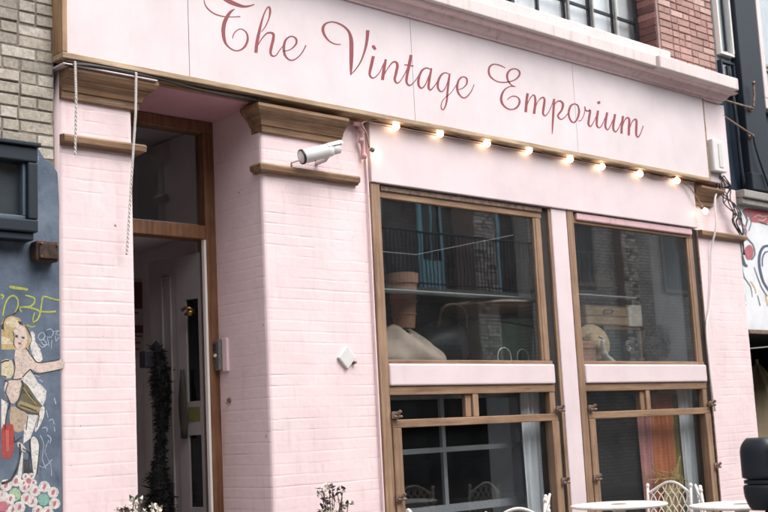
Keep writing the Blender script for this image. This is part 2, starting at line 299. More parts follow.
LETTERS=[('The',[4.749,4.329,4.749,4.32,4.731,4.324,4.732,4.316,4.714,4.319,4.714,4.312,4.694,4.314,4.694,4.307,4.672,4.309,4.672,4.302,4.649,4.305,4.648,4.297,4.626,4.301,4.625,4.293,4.606,4.3,4.604,4.291,4.588,4.3,4.585,4.29,4.57,4.3,4.566,4.29,4.553,4.302,4.549,4.292,4.538,4.304,4.533,4.294,4.524,4.308,4.517,4.299,4.509,4.314,4.502,4.305,4.495,4.322,4.487,4.313,4.483,4.33,4.474,4.322,4.474,4.338,4.465,4.331,4.467,4.347,4.458,4.341,4.462,4.357,4.454,4.352,4.458,4.367,4.45,4.364,4.456,4.378,4.449,4.377,4.457,4.39,4.45,4.39,4.461,4.404,4.456,4.405,4.469,4.418,4.464,4.42,4.48,4.431,4.475,4.434,4.494,4.441,4.49,4.447,4.51,4.449,4.507,4.457,4.525,4.452,4.527,4.464,4.539,4.45,4.547,4.465,4.555,4.443,4.567,4.462,4.57,4.436,4.586,4.457,4.585,4.428,4.604,4.451,4.6,4.418,4.621,4.444,4.615,4.41,4.636,4.438,4.63,4.404,4.649,4.434,4.645,4.399,4.663,4.431,4.66,4.396,4.677,4.428,4.679,4.393,4.695,4.425,4.7,4.391,4.714,4.421,4.722,4.39,4.733,4.418,4.743,4.39,4.752,4.415,4.765,4.391,4.771,4.413,4.786,4.395,4.788,4.413,4.806,4.401,4.804,4.416,4.823,4.408,4.821,4.421,4.839,4.415,4.836,4.426,4.852,4.422,4.849,4.431,4.864,4.429,4.86,4.437,4.875,4.435,4.872,4.442]),('The',[4.702,4.372,4.705,4.367,4.689,4.364,4.695,4.357,4.675,4.357,4.685,4.347,4.661,4.346,4.676,4.336,4.646,4.331,4.666,4.322,4.632,4.314,4.656,4.306,4.62,4.296,4.647,4.289,4.609,4.277,4.639,4.272,4.6,4.258,4.631,4.255,4.593,4.237,4.626,4.238,4.588,4.216,4.622,4.22,4.586,4.195,4.619,4.201,4.587,4.175,4.618,4.182,4.589,4.154,4.618,4.163,4.594,4.134,4.62,4.144,4.601,4.117,4.623,4.128,4.609,4.104,4.627,4.115,4.62,4.094,4.634,4.105,4.633,4.085,4.643,4.095,4.648,4.077,4.656,4.087,4.665,4.071,4.672,4.081,4.683,4.067,4.688,4.077,4.701,4.067,4.703,4.077,4.719,4.07,4.718,4.08,4.737,4.077,4.733,4.086,4.755,4.086,4.747,4.095,4.772,4.099,4.761,4.107,4.788,4.114,4.773,4.121,4.8,4.133,4.783,4.137,4.81,4.154,4.791,4.155,4.815,4.173,4.796,4.172,4.815,4.19,4.798,4.185,4.812,4.205,4.796,4.198,4.806,4.217,4.793,4.209,4.797,4.227,4.786,4.218,4.785,4.234,4.777,4.226,4.773,4.239,4.768,4.231,4.76,4.24,4.758,4.233,4.747,4.239,4.747,4.232,4.734,4.235,4.737,4.228,4.721,4.227,4.725,4.221,4.708,4.217,4.714,4.212,4.697,4.206,4.704,4.202,4.688,4.195,4.696,4.193,4.683,4.184,4.691,4.182,4.678,4.174,4.686,4.173,4.676,4.166,4.684,4.166,4.676,4.159,4.683,4.16,4.675,4.153,4.682,4.154]),('The',[4.93,4.249,4.924,4.252,4.943,4.265,4.937,4.268,4.956,4.28,4.949,4.283,4.969,4.298,4.961,4.301,4.982,4.32,4.972,4.322,4.994,4.343,4.983,4.344,5.004,4.366,4.992,4.366,5.012,4.387,4.997,4.387,5.018,4.408,4.999,4.406,5.02,4.426,5.0,4.421,5.018,4.44,4.999,4.433,5.012,4.451,4.998,4.44,5.0,4.454,4.999,4.442,4.987,4.446,4.995,4.44,4.976,4.433,4.985,4.429,4.965,4.416,4.975,4.414,4.954,4.396,4.965,4.394,4.942,4.371,4.954,4.37,4.93,4.344,4.945,4.343,4.918,4.314,4.936,4.313,4.906,4.281,4.927,4.281,4.895,4.248,4.919,4.248,4.884,4.216,4.911,4.216,4.875,4.183,4.903,4.184,4.868,4.154,4.896,4.156,4.863,4.129,4.892,4.132,4.861,4.108,4.889,4.112,4.858,4.087,4.886,4.091]),('The',[4.884,4.129,4.877,4.131,4.899,4.152,4.892,4.154,4.914,4.175,4.907,4.178,4.929,4.196,4.921,4.199,4.944,4.214,4.936,4.218,4.959,4.23,4.951,4.235,4.972,4.242,4.965,4.249,4.984,4.248,4.98,4.259,4.994,4.251,4.994,4.264,5.004,4.252,5.006,4.267,5.013,4.252,5.019,4.268,5.018,4.25,5.032,4.267,5.02,4.247,5.042,4.259,5.021,4.24,5.045,4.245,5.018,4.228,5.043,4.23,5.014,4.212,5.04,4.213,5.008,4.192,5.033,4.192,5.0,4.169,5.025,4.169,4.994,4.148,5.019,4.149,4.99,4.131,5.014,4.133,4.989,4.115,5.011,4.119,4.991,4.102,5.01,4.11,4.998,4.093,5.013,4.104,5.009,4.087,5.017,4.099,5.02,4.086,5.023,4.098,5.032,4.089,5.03,4.098,5.044,4.095,5.039,4.102,5.056,4.105,5.049,4.11,5.069,4.122,5.061,4.125,5.083,4.142,5.075,4.144,5.095,4.158,5.088,4.161,5.103,4.168,5.097,4.171,5.11,4.175,5.104,4.179,5.117,4.182,5.111,4.186]),('The',[5.119,4.142,5.118,4.149,5.139,4.149,5.138,4.156,5.159,4.156,5.157,4.162,5.179,4.166,5.175,4.172,5.2,4.18,5.193,4.186,5.22,4.197,5.21,4.203,5.236,4.214,5.222,4.218,5.245,4.229,5.228,4.23,5.248,4.244,5.229,4.24,5.247,4.257,5.228,4.249,5.24,4.267,5.224,4.255,5.228,4.273,5.218,4.261,5.216,4.276,5.21,4.265,5.203,4.276,5.2,4.265,5.188,4.274,5.189,4.263,5.173,4.268,5.178,4.259,5.158,4.258,5.166,4.25,5.142,4.246,5.154,4.239,5.129,4.231,5.145,4.226,5.119,4.213,5.139,4.211,5.112,4.193,5.135,4.194,5.108,4.173,5.132,4.177,5.107,4.153,5.131,4.159,5.11,4.133,5.132,4.141,5.116,4.116,5.136,4.126,5.128,4.103,5.143,4.114,5.142,4.093,5.154,4.105,5.157,4.087,5.165,4.098,5.173,4.085,5.177,4.096,5.189,4.087,5.189,4.097,5.207,4.093,5.203,4.102,5.225,4.104,5.219,4.11,5.243,4.117,5.236,4.123,5.26,4.132,5.253,4.137,5.275,4.148,5.267,4.152,5.289,4.165,5.28,4.168,5.301,4.181,5.292,4.184,5.311,4.197,5.301,4.199,5.32,4.212,5.31,4.214,5.329,4.228,5.319,4.23]),('Vintage',[5.659,4.301,5.658,4.294,5.641,4.299,5.641,4.291,5.624,4.296,5.622,4.287,5.607,4.295,5.603,4.286,5.588,4.297,5.583,4.287,5.569,4.301,5.562,4.291,5.551,4.308,5.542,4.297,5.537,4.319,5.523,4.307,5.523,4.333,5.506,4.32,5.514,4.347,5.493,4.334,5.507,4.361,5.483,4.349,5.504,4.375,5.477,4.365,5.504,4.387,5.476,4.383,5.507,4.398,5.482,4.4,5.512,4.41,5.493,4.417,5.521,4.421,5.508,4.431,5.533,4.431,5.526,4.442,5.55,4.44,5.546,4.451,5.568,4.447,5.568,4.458,5.588,4.451,5.59,4.463,5.61,4.452,5.614,4.465,5.631,4.451,5.638,4.465,5.653,4.447,5.662,4.462,5.674,4.442,5.685,4.457,5.694,4.435,5.707,4.45,5.71,4.426,5.726,4.441,5.724,4.415,5.743,4.43,5.734,4.402,5.757,4.416,5.74,4.387,5.768,4.4,5.742,4.37,5.776,4.382,5.743,4.349,5.782,4.36,5.743,4.324,5.784,4.333,5.741,4.295,5.783,4.303,5.739,4.266,5.781,4.273,5.738,4.237,5.779,4.244,5.736,4.208,5.775,4.214,5.735,4.181,5.772,4.187,5.735,4.158,5.768,4.163,5.734,4.137,5.764,4.141,5.734,4.118,5.76,4.122,5.735,4.103,5.756,4.106,5.736,4.09,5.751,4.092,5.737,4.077,5.747,4.078]),('Vintage',[5.745,4.08,5.739,4.084,5.763,4.096,5.757,4.101,5.782,4.112,5.774,4.117,5.801,4.132,5.792,4.136,5.821,4.155,5.811,4.159,5.843,4.182,5.831,4.185,5.863,4.212,5.849,4.214,5.882,4.246,5.865,4.248,5.9,4.283,5.88,4.284,5.916,4.317,5.892,4.318,5.927,4.347,5.9,4.346,5.935,4.373,5.905,4.371,5.941,4.398,5.91,4.395,5.947,4.422,5.913,4.417,5.951,4.444,5.915,4.439,5.955,4.466,5.918,4.46]),('Vintage',[5.966,4.268,5.997,4.268,5.956,4.241,5.987,4.241,5.947,4.214,5.978,4.214,5.938,4.188,5.969,4.188,5.93,4.163,5.959,4.163,5.923,4.139,5.95,4.14,5.92,4.118,5.945,4.123,5.925,4.103,5.946,4.112,5.935,4.093,5.951,4.105,5.947,4.088,5.957,4.1,5.961,4.087,5.963,4.099,5.975,4.091,5.972,4.1,5.991,4.1,5.984,4.106,6.007,4.114,6.0,4.119,6.026,4.132,6.018,4.136,6.044,4.154,6.036,4.156,6.06,4.178,6.052,4.18,6.076,4.205,6.067,4.207,6.092,4.232,6.083,4.234]),('Vintage',[5.967,4.343,5.99,4.359,5.97,4.338,5.995,4.356,5.973,4.333,6.001,4.352,5.977,4.328,6.006,4.349,5.983,4.324,6.01,4.344,5.989,4.32,6.014,4.338,5.996,4.316,6.018,4.332]),('Vintage',[6.097,4.266,6.121,4.267,6.088,4.24,6.114,4.241,6.078,4.214,6.108,4.215,6.069,4.186,6.101,4.187,6.061,4.156,6.094,4.158,6.054,4.125,6.086,4.127,6.046,4.094,6.078,4.096]),('Vintage',[6.083,4.131,6.074,4.133,6.097,4.151,6.088,4.153,6.111,4.172,6.102,4.174,6.126,4.192,6.117,4.194,6.144,4.212,6.134,4.216,6.163,4.233,6.153,4.238,6.18,4.248,6.17,4.255,6.192,4.254,6.187,4.266,6.201,4.256,6.203,4.271,6.206,4.255,6.218,4.272,6.21,4.252,6.231,4.267,6.213,4.246,6.24,4.257,6.214,4.236,6.244,4.242,6.211,4.22,6.24,4.222,6.203,4.198,6.232,4.198,6.196,4.176,6.225,4.176,6.189,4.155,6.216,4.155,6.181,4.135,6.208,4.136,6.179,4.116,6.205,4.122,6.185,4.101,6.207,4.112,6.197,4.092,6.212,4.105,6.213,4.089,6.217,4.102,6.229,4.094,6.223,4.103,6.243,4.105,6.235,4.11,6.257,4.118,6.249,4.122,6.272,4.136,6.264,4.139,6.289,4.157,6.28,4.16,6.305,4.18,6.296,4.182,6.32,4.202,6.31,4.203,6.333,4.225,6.324,4.226,6.347,4.247,6.338,4.249]),('Vintage',[6.367,4.351,6.4,4.352,6.357,4.318,6.39,4.32,6.346,4.286,6.38,4.287,6.337,4.255,6.37,4.256,6.327,4.226,6.359,4.227,6.319,4.198,6.349,4.199,6.312,4.173,6.341,4.175,6.307,4.151,6.335,4.153,6.304,4.131,6.331,4.135,6.306,4.114,6.33,4.122,6.315,4.101,6.334,4.114,6.328,4.094,6.341,4.108,6.344,4.092,6.348,4.105,6.36,4.097,6.355,4.107,6.375,4.106,6.367,4.113,6.389,4.118,6.38,4.123,6.405,4.134,6.396,4.138,6.422,4.152,6.414,4.156,6.437,4.169,6.429,4.172,6.447,4.181,6.439,4.184,6.455,4.191,6.446,4.193,6.462,4.201,6.453,4.203]),('Vintage',[6.302,4.253,6.304,4.262,6.318,4.254,6.32,4.264,6.333,4.255,6.336,4.266,6.349,4.256,6.352,4.268,6.367,4.257,6.37,4.269,6.386,4.259,6.388,4.269,6.404,4.26,6.407,4.269]),('Vintage',[6.594,4.274,6.588,4.265,6.58,4.278,6.573,4.268,6.565,4.282,6.559,4.271,6.546,4.281,6.547,4.269,6.524,4.273,6.531,4.262,6.502,4.261,6.514,4.251,6.482,4.245,6.5,4.237,6.466,4.224,6.488,4.22,6.453,4.202,6.477,4.2,6.443,4.18,6.469,4.18,6.436,4.158,6.463,4.16,6.433,4.137,6.46,4.142,6.434,4.119,6.461,4.127,6.442,4.104,6.464,4.116,6.456,4.094,6.471,4.108,6.474,4.091,6.477,4.105,6.492,4.098,6.486,4.107,6.509,4.111,6.5,4.117,6.525,4.128,6.514,4.131,6.54,4.151,6.529,4.152,6.555,4.178,6.544,4.179,6.569,4.203,6.558,4.204,6.581,4.224,6.57,4.225,6.593,4.243,6.581,4.245,6.605,4.262,6.592,4.264]),('Vintage',[6.594,4.283,6.612,4.283,6.584,4.257,6.606,4.258,6.574,4.232,6.599,4.233,6.565,4.206,6.592,4.207,6.556,4.177,6.584,4.178,6.548,4.147,6.575,4.149,6.544,4.122,6.571,4.127,6.547,4.105,6.572,4.115,6.558,4.095,6.574,4.108,6.575,4.093,6.575,4.106,6.592,4.102,6.583,4.11,6.608,4.117,6.598,4.122,6.624,4.133,6.615,4.137,6.64,4.151,6.631,4.154,6.657,4.172,6.648,4.174,6.674,4.192,6.665,4.195]),('Vintage',[6.805,4.272,6.8,4.264,6.79,4.275,6.785,4.266,6.774,4.278,6.77,4.268,6.756,4.277,6.756,4.267,6.737,4.27,6.743,4.261,6.717,4.26,6.728,4.251,6.699,4.245,6.715,4.239,6.682,4.227,6.702,4.222,6.667,4.205,6.691,4.202,6.656,4.183,6.682,4.183,6.651,4.162,6.677,4.165,6.65,4.142,6.675,4.147,6.653,4.125,6.677,4.134,6.663,4.112,6.682,4.123,6.677,4.103,6.69,4.115,6.694,4.1,6.698,4.111,6.712,4.105,6.707,4.113,6.728,4.115,6.72,4.121,6.743,4.13,6.733,4.133,6.757,4.149,6.747,4.151,6.77,4.172,6.76,4.173,6.782,4.196,6.772,4.196,6.792,4.218,6.781,4.218,6.8,4.241,6.789,4.241,6.809,4.263,6.796,4.263]),('Vintage',[6.801,4.274,6.819,4.275,6.794,4.251,6.814,4.252,6.786,4.228,6.809,4.229,6.779,4.202,6.803,4.204,6.772,4.173,6.796,4.175,6.764,4.142,6.789,4.144,6.758,4.111,6.782,4.114,6.754,4.084,6.777,4.086,6.75,4.057,6.772,4.059,6.744,4.033,6.764,4.033,6.735,4.007,6.752,4.006,6.723,3.983,6.738,3.981,6.713,3.968,6.723,3.963,6.706,3.964,6.707,3.954,6.7,3.965,6.691,3.956,6.695,3.97,6.683,3.965,6.693,3.981,6.681,3.978,6.695,3.997,6.684,3.996,6.7,4.014,6.691,4.015,6.711,4.03,6.702,4.032,6.725,4.046,6.718,4.05,6.742,4.062,6.736,4.066,6.762,4.076,6.757,4.081,6.784,4.09,6.779,4.095,6.806,4.106,6.8,4.11,6.828,4.127,6.821,4.13,6.849,4.15,6.841,4.152,6.866,4.17,6.859,4.173,6.88,4.186,6.872,4.188,6.89,4.199,6.882,4.201,6.9,4.212,6.892,4.214]),('Vintage',[6.9,4.153,6.899,4.159,6.918,4.158,6.916,4.165,6.936,4.164,6.933,4.171,6.955,4.173,6.949,4.179,6.974,4.186,6.966,4.192,6.994,4.201,6.982,4.206,7.009,4.217,6.993,4.22,7.018,4.235,6.998,4.234,7.021,4.254,7.0,4.249,7.018,4.269,6.998,4.259,7.005,4.278,6.991,4.265,6.986,4.281,6.98,4.269,6.967,4.279,6.967,4.269,6.947,4.273,6.953,4.263,6.927,4.262,6.938,4.253,6.908,4.247,6.925,4.241,6.893,4.227,6.915,4.225,6.882,4.205,6.907,4.205,6.874,4.184,6.902,4.187,6.872,4.164,6.9,4.169,6.875,4.144,6.901,4.152,6.882,4.127,6.905,4.138,6.894,4.113,6.913,4.124,6.91,4.102,6.924,4.113,6.926,4.094,6.937,4.105,6.944,4.09,6.95,4.102,6.963,4.091,6.963,4.102,6.983,4.098,6.977,4.107,7.004,4.112,6.995,4.118,7.026,4.13,7.016,4.135,7.045,4.149,7.035,4.153,7.061,4.169,7.05,4.171,7.074,4.19,7.064,4.191,7.084,4.206,7.075,4.208,7.091,4.217,7.081,4.218,7.093,4.224,7.084,4.225,7.096,4.232,7.087,4.232]),('Emporium',[7.499,4.445,7.494,4.437,7.478,4.45,7.472,4.441,7.457,4.455,7.45,4.444,7.434,4.458,7.428,4.446,7.409,4.459,7.404,4.447,7.382,4.458,7.379,4.447,7.357,4.455,7.357,4.444,7.335,4.448,7.339,4.437,7.314,4.438,7.324,4.429,7.296,4.426,7.312,4.419,7.282,4.41,7.304,4.408,7.274,4.393,7.298,4.394,7.27,4.376,7.296,4.381,7.27,4.36,7.296,4.367,7.276,4.343,7.299,4.353,7.286,4.329,7.306,4.341,7.303,4.318,7.319,4.331,7.324,4.31,7.336,4.322,7.347,4.304,7.356,4.315,7.371,4.3,7.377,4.311,7.396,4.298,7.401,4.309,7.423,4.299,7.426,4.31,7.452,4.302,7.454,4.313,7.484,4.308,7.484,4.319,7.515,4.316,7.514,4.327,7.548,4.326,7.545,4.336,7.581,4.338,7.577,4.347,7.611,4.351,7.604,4.36,7.639,4.367,7.628,4.375,7.662,4.385,7.647,4.392,7.68,4.402,7.66,4.406,7.69,4.419,7.667,4.418,7.693,4.434,7.668,4.428,7.688,4.447,7.666,4.436,7.675,4.456,7.659,4.443,7.656,4.461,7.646,4.448,7.636,4.463,7.63,4.451,7.614,4.461,7.613,4.449,7.59,4.455,7.592,4.444,7.568,4.447,7.575,4.436,7.547,4.436,7.56,4.427,7.529,4.422,7.547,4.415,7.514,4.407,7.537,4.403,7.504,4.391,7.531,4.391,7.499,4.375,7.526,4.378,7.498,4.358,7.525,4.365,7.502,4.344,7.526,4.353,7.511,4.33,7.532,4.34,7.521,4.319,7.539,4.329,7.532,4.31,7.548,4.32,7.545,4.302,7.558,4.312,7.56,4.296,7.57,4.307,7.577,4.293,7.583,4.304,7.594,4.293,7.599,4.302,7.61,4.293,7.615,4.301]),('Emporium',[7.611,4.3,7.609,4.293,7.588,4.298,7.586,4.29,7.565,4.297,7.564,4.288,7.54,4.291,7.542,4.283,7.514,4.281,7.52,4.273,7.488,4.268,7.497,4.26,7.464,4.252,7.477,4.245,7.443,4.233,7.461,4.227,7.424,4.212,7.449,4.208,7.411,4.19,7.44,4.19,7.403,4.169,7.434,4.172,7.401,4.148,7.432,4.154,7.405,4.128,7.435,4.139,7.417,4.112,7.442,4.125,7.435,4.098,7.455,4.112,7.455,4.088,7.471,4.102,7.48,4.081,7.491,4.095,7.507,4.078,7.514,4.091,7.536,4.08,7.537,4.092,7.566,4.087,7.562,4.098,7.596,4.098,7.587,4.11,7.622,4.113,7.607,4.123,7.643,4.132,7.622,4.137,7.658,4.152,7.633,4.154,7.666,4.171,7.639,4.169,7.666,4.187,7.641,4.18,7.658,4.2,7.638,4.19,7.645,4.209,7.631,4.198,7.628,4.215,7.619,4.203,7.608,4.217,7.602,4.205,7.587,4.216,7.585,4.205,7.567,4.212,7.569,4.202,7.547,4.204,7.551,4.196,7.529,4.195,7.535,4.188,7.514,4.186,7.521,4.18,7.501,4.175,7.508,4.171,7.489,4.165,7.495,4.161]),('Emporium',[7.75,4.264,7.783,4.266,7.741,4.237,7.775,4.239,7.733,4.21,7.767,4.213,7.725,4.182,7.76,4.185,7.718,4.152,7.754,4.156,7.712,4.121,7.748,4.124,7.706,4.089,7.742,4.093]),('Emporium',[7.742,4.131,7.732,4.132,7.754,4.154,7.744,4.155,7.767,4.177,7.756,4.178,7.78,4.198,7.77,4.2,7.797,4.219,7.786,4.222,7.816,4.238,7.805,4.242,7.832,4.251,7.822,4.257,7.841,4.255,7.838,4.267,7.844,4.254,7.857,4.268,7.847,4.25,7.869,4.261,7.849,4.24,7.876,4.248,7.849,4.223,7.879,4.229,7.846,4.2,7.878,4.204,7.838,4.168,7.871,4.171,7.827,4.13,7.861,4.132,7.816,4.091,7.851,4.093]),('Emporium',[7.846,4.128,7.836,4.129,7.866,4.158,7.856,4.159,7.885,4.189,7.875,4.19,7.905,4.214,7.895,4.216,7.926,4.232,7.916,4.237,7.947,4.245,7.937,4.253,7.962,4.252,7.958,4.264,7.969,4.252,7.979,4.268,7.973,4.249,7.996,4.262,7.975,4.241,8.004,4.248,7.972,4.224,8.002,4.227,7.963,4.198,7.995,4.2,7.955,4.173,7.987,4.175,7.948,4.151,7.98,4.152,7.942,4.129,7.972,4.132,7.941,4.111,7.97,4.117,7.949,4.098,7.972,4.109,7.964,4.091,7.977,4.104,7.982,4.091,7.981,4.103,7.999,4.1,7.991,4.106,8.015,4.113,8.005,4.117,8.03,4.128,8.02,4.131,8.045,4.146,8.035,4.148,8.061,4.167,8.051,4.169,8.076,4.188,8.066,4.19,8.09,4.21,8.08,4.211,8.103,4.231,8.092,4.232,8.116,4.253,8.105,4.254]),('Emporium',[8.106,4.269,8.137,4.273,8.1,4.233,8.132,4.237,8.093,4.198,8.126,4.202,8.086,4.16,8.118,4.164,8.078,4.117,8.109,4.12,8.07,4.071,8.099,4.074,8.064,4.031,8.089,4.033,8.06,3.999,8.081,4.001,8.058,3.972,8.074,3.974,8.055,3.946,8.066,3.947]),('Emporium',[8.109,4.193,8.099,4.195,8.124,4.21,8.114,4.213,8.139,4.227,8.129,4.23,8.154,4.241,8.145,4.246,8.172,4.25,8.165,4.259,8.189,4.255,8.187,4.269,8.201,4.256,8.21,4.273,8.212,4.253,8.231,4.27,8.221,4.246,8.249,4.261,8.225,4.237,8.259,4.246,8.224,4.224,8.256,4.226,8.216,4.205,8.246,4.204,8.207,4.187,8.232,4.183,8.193,4.172,8.214,4.165,8.176,4.158,8.194,4.149,8.161,4.144,8.181,4.138,8.151,4.132,8.174,4.129,8.146,4.121,8.171,4.124,8.148,4.111,8.172,4.12,8.157,4.101,8.177,4.113,8.171,4.093,8.186,4.106,8.191,4.09,8.196,4.103,8.213,4.095,8.208,4.105,8.234,4.105,8.227,4.113,8.254,4.118,8.245,4.123,8.272,4.132,8.262,4.136,8.288,4.148,8.278,4.151,8.304,4.163,8.295,4.166]),('Emporium',[8.461,4.269,8.452,4.259,8.445,4.273,8.436,4.262,8.428,4.276,8.421,4.265,8.407,4.275,8.407,4.263,8.383,4.268,8.39,4.257,8.357,4.257,8.372,4.246,8.333,4.239,8.357,4.233,8.316,4.216,8.345,4.214,8.304,4.19,8.333,4.191,8.298,4.165,8.327,4.169,8.299,4.142,8.328,4.15,8.308,4.121,8.334,4.131,8.319,4.105,8.342,4.117,8.335,4.093,8.354,4.107,8.355,4.087,8.367,4.101,8.38,4.087,8.378,4.101,8.404,4.098,8.391,4.108,8.426,4.115,8.407,4.121,8.445,4.135,8.422,4.138,8.461,4.158,8.435,4.159,8.474,4.184,8.445,4.183,8.482,4.208,8.452,4.204,8.482,4.228,8.453,4.221,8.476,4.245,8.451,4.237,8.47,4.258,8.448,4.249,8.463,4.266,8.445,4.256,8.455,4.27,8.44,4.26,8.447,4.274,8.434,4.264]),('Emporium',[8.442,4.114,8.444,4.123,8.455,4.116,8.457,4.124,8.47,4.117,8.468,4.125,8.487,4.125,8.479,4.13,8.504,4.141,8.495,4.143,8.522,4.161,8.511,4.163,8.537,4.183,8.526,4.184,8.549,4.205,8.537,4.205,8.558,4.229,8.546,4.229,8.566,4.253,8.555,4.252]),('Emporium',[8.546,4.265,8.563,4.27,8.547,4.253,8.566,4.258,8.548,4.24,8.569,4.247,8.554,4.229,8.574,4.24,8.569,4.223,8.58,4.238,8.585,4.223,8.591,4.237,8.603,4.225,8.599,4.238,8.621,4.233,8.607,4.243,8.63,4.238,8.622,4.254,8.616,4.241,8.647,4.248,8.611,4.223,8.643,4.225,8.599,4.194,8.632,4.195,8.589,4.166,8.622,4.167,8.582,4.144,8.614,4.145,8.575,4.123,8.608,4.127,8.575,4.106,8.605,4.114,8.583,4.093,8.608,4.105,8.599,4.085,8.614,4.1,8.62,4.086,8.617,4.098,8.638,4.097,8.625,4.102,8.652,4.112,8.639,4.115,8.667,4.13,8.655,4.132,8.685,4.151,8.674,4.153,8.704,4.177,8.693,4.178,8.724,4.202,8.713,4.203]),('Emporium',[8.733,4.258,8.766,4.26,8.724,4.233,8.758,4.234,8.714,4.207,8.749,4.209,8.707,4.182,8.742,4.185,8.701,4.157,8.736,4.161,8.698,4.133,8.731,4.138,8.699,4.113,8.73,4.121,8.708,4.099,8.734,4.111,8.723,4.091,8.739,4.105,8.743,4.09,8.745,4.103,8.762,4.097,8.753,4.106,8.78,4.109,8.768,4.114,8.797,4.126,8.785,4.129,8.816,4.149,8.803,4.151,8.835,4.178,8.823,4.179,8.854,4.207,8.843,4.208]),('Emporium',[8.747,4.342,8.785,4.355,8.746,4.338,8.788,4.352,8.745,4.334,8.792,4.35,8.745,4.33,8.795,4.346,8.748,4.327,8.794,4.341,8.752,4.324,8.792,4.336,8.757,4.32,8.79,4.33]),('Emporium',[8.871,4.262,8.904,4.263,8.859,4.234,8.893,4.235,8.847,4.205,8.882,4.207,8.838,4.18,8.874,4.182,8.831,4.157,8.866,4.16,8.827,4.138,8.861,4.142,8.827,4.12,8.859,4.128,8.835,4.104,8.862,4.115,8.848,4.092,8.868,4.104,8.868,4.088,8.871,4.101,8.889,4.098,8.877,4.104,8.906,4.114,8.892,4.117,8.922,4.133,8.909,4.135,8.94,4.156,8.927,4.158,8.96,4.183,8.947,4.185,8.979,4.21,8.968,4.212]),('Emporium',[8.992,4.264,9.026,4.265,8.979,4.233,9.014,4.234,8.966,4.202,9.002,4.203,8.956,4.175,8.992,4.176,8.949,4.152,8.985,4.154,8.945,4.132,8.979,4.136,8.945,4.114,8.978,4.122,8.954,4.099,8.981,4.11,8.968,4.088,8.988,4.102,8.989,4.085,8.992,4.099,9.011,4.095,9.0,4.102,9.029,4.11,9.016,4.114,9.047,4.128,9.034,4.131,9.065,4.15,9.052,4.152,9.083,4.175,9.07,4.177,9.101,4.201,9.089,4.202]),('Emporium',[9.113,4.264,9.148,4.266,9.102,4.232,9.138,4.235,9.091,4.2,9.127,4.203,9.082,4.169,9.119,4.173,9.075,4.14,9.112,4.145,9.07,4.113,9.107,4.118,9.065,4.086,9.102,4.09]),('Emporium',[9.102,4.137,9.089,4.137,9.118,4.164,9.104,4.165,9.133,4.192,9.12,4.193,9.15,4.215,9.135,4.217,9.167,4.233,9.153,4.237,9.185,4.245,9.171,4.253,9.197,4.251,9.191,4.264,9.202,4.251,9.213,4.268,9.206,4.248,9.232,4.263,9.209,4.241,9.242,4.25,9.207,4.225,9.242,4.229,9.2,4.2,9.237,4.204,9.193,4.173,9.231,4.178,9.188,4.145,9.227,4.15,9.183,4.115,9.221,4.119,9.178,4.084,9.216,4.089]),('Emporium',[9.214,4.141,9.202,4.142,9.233,4.169,9.22,4.17,9.252,4.198,9.238,4.199,9.27,4.221,9.256,4.224,9.288,4.237,9.275,4.242,9.305,4.247,9.293,4.256,9.318,4.252,9.311,4.265,9.323,4.252,9.331,4.27,9.323,4.251,9.35,4.266,9.324,4.245,9.358,4.252,9.321,4.224,9.357,4.229,9.314,4.194,9.351,4.198,9.307,4.167,9.346,4.171,9.304,4.144,9.341,4.149,9.301,4.124,9.337,4.13,9.302,4.107,9.336,4.115,9.309,4.093,9.338,4.104,9.321,4.084,9.341,4.097,9.344,4.083,9.34,4.096,9.363,4.094,9.349,4.1,9.381,4.111,9.366,4.114,9.398,4.131,9.384,4.133,9.416,4.156,9.401,4.157,9.435,4.185,9.42,4.186,9.454,4.214,9.438,4.215])]
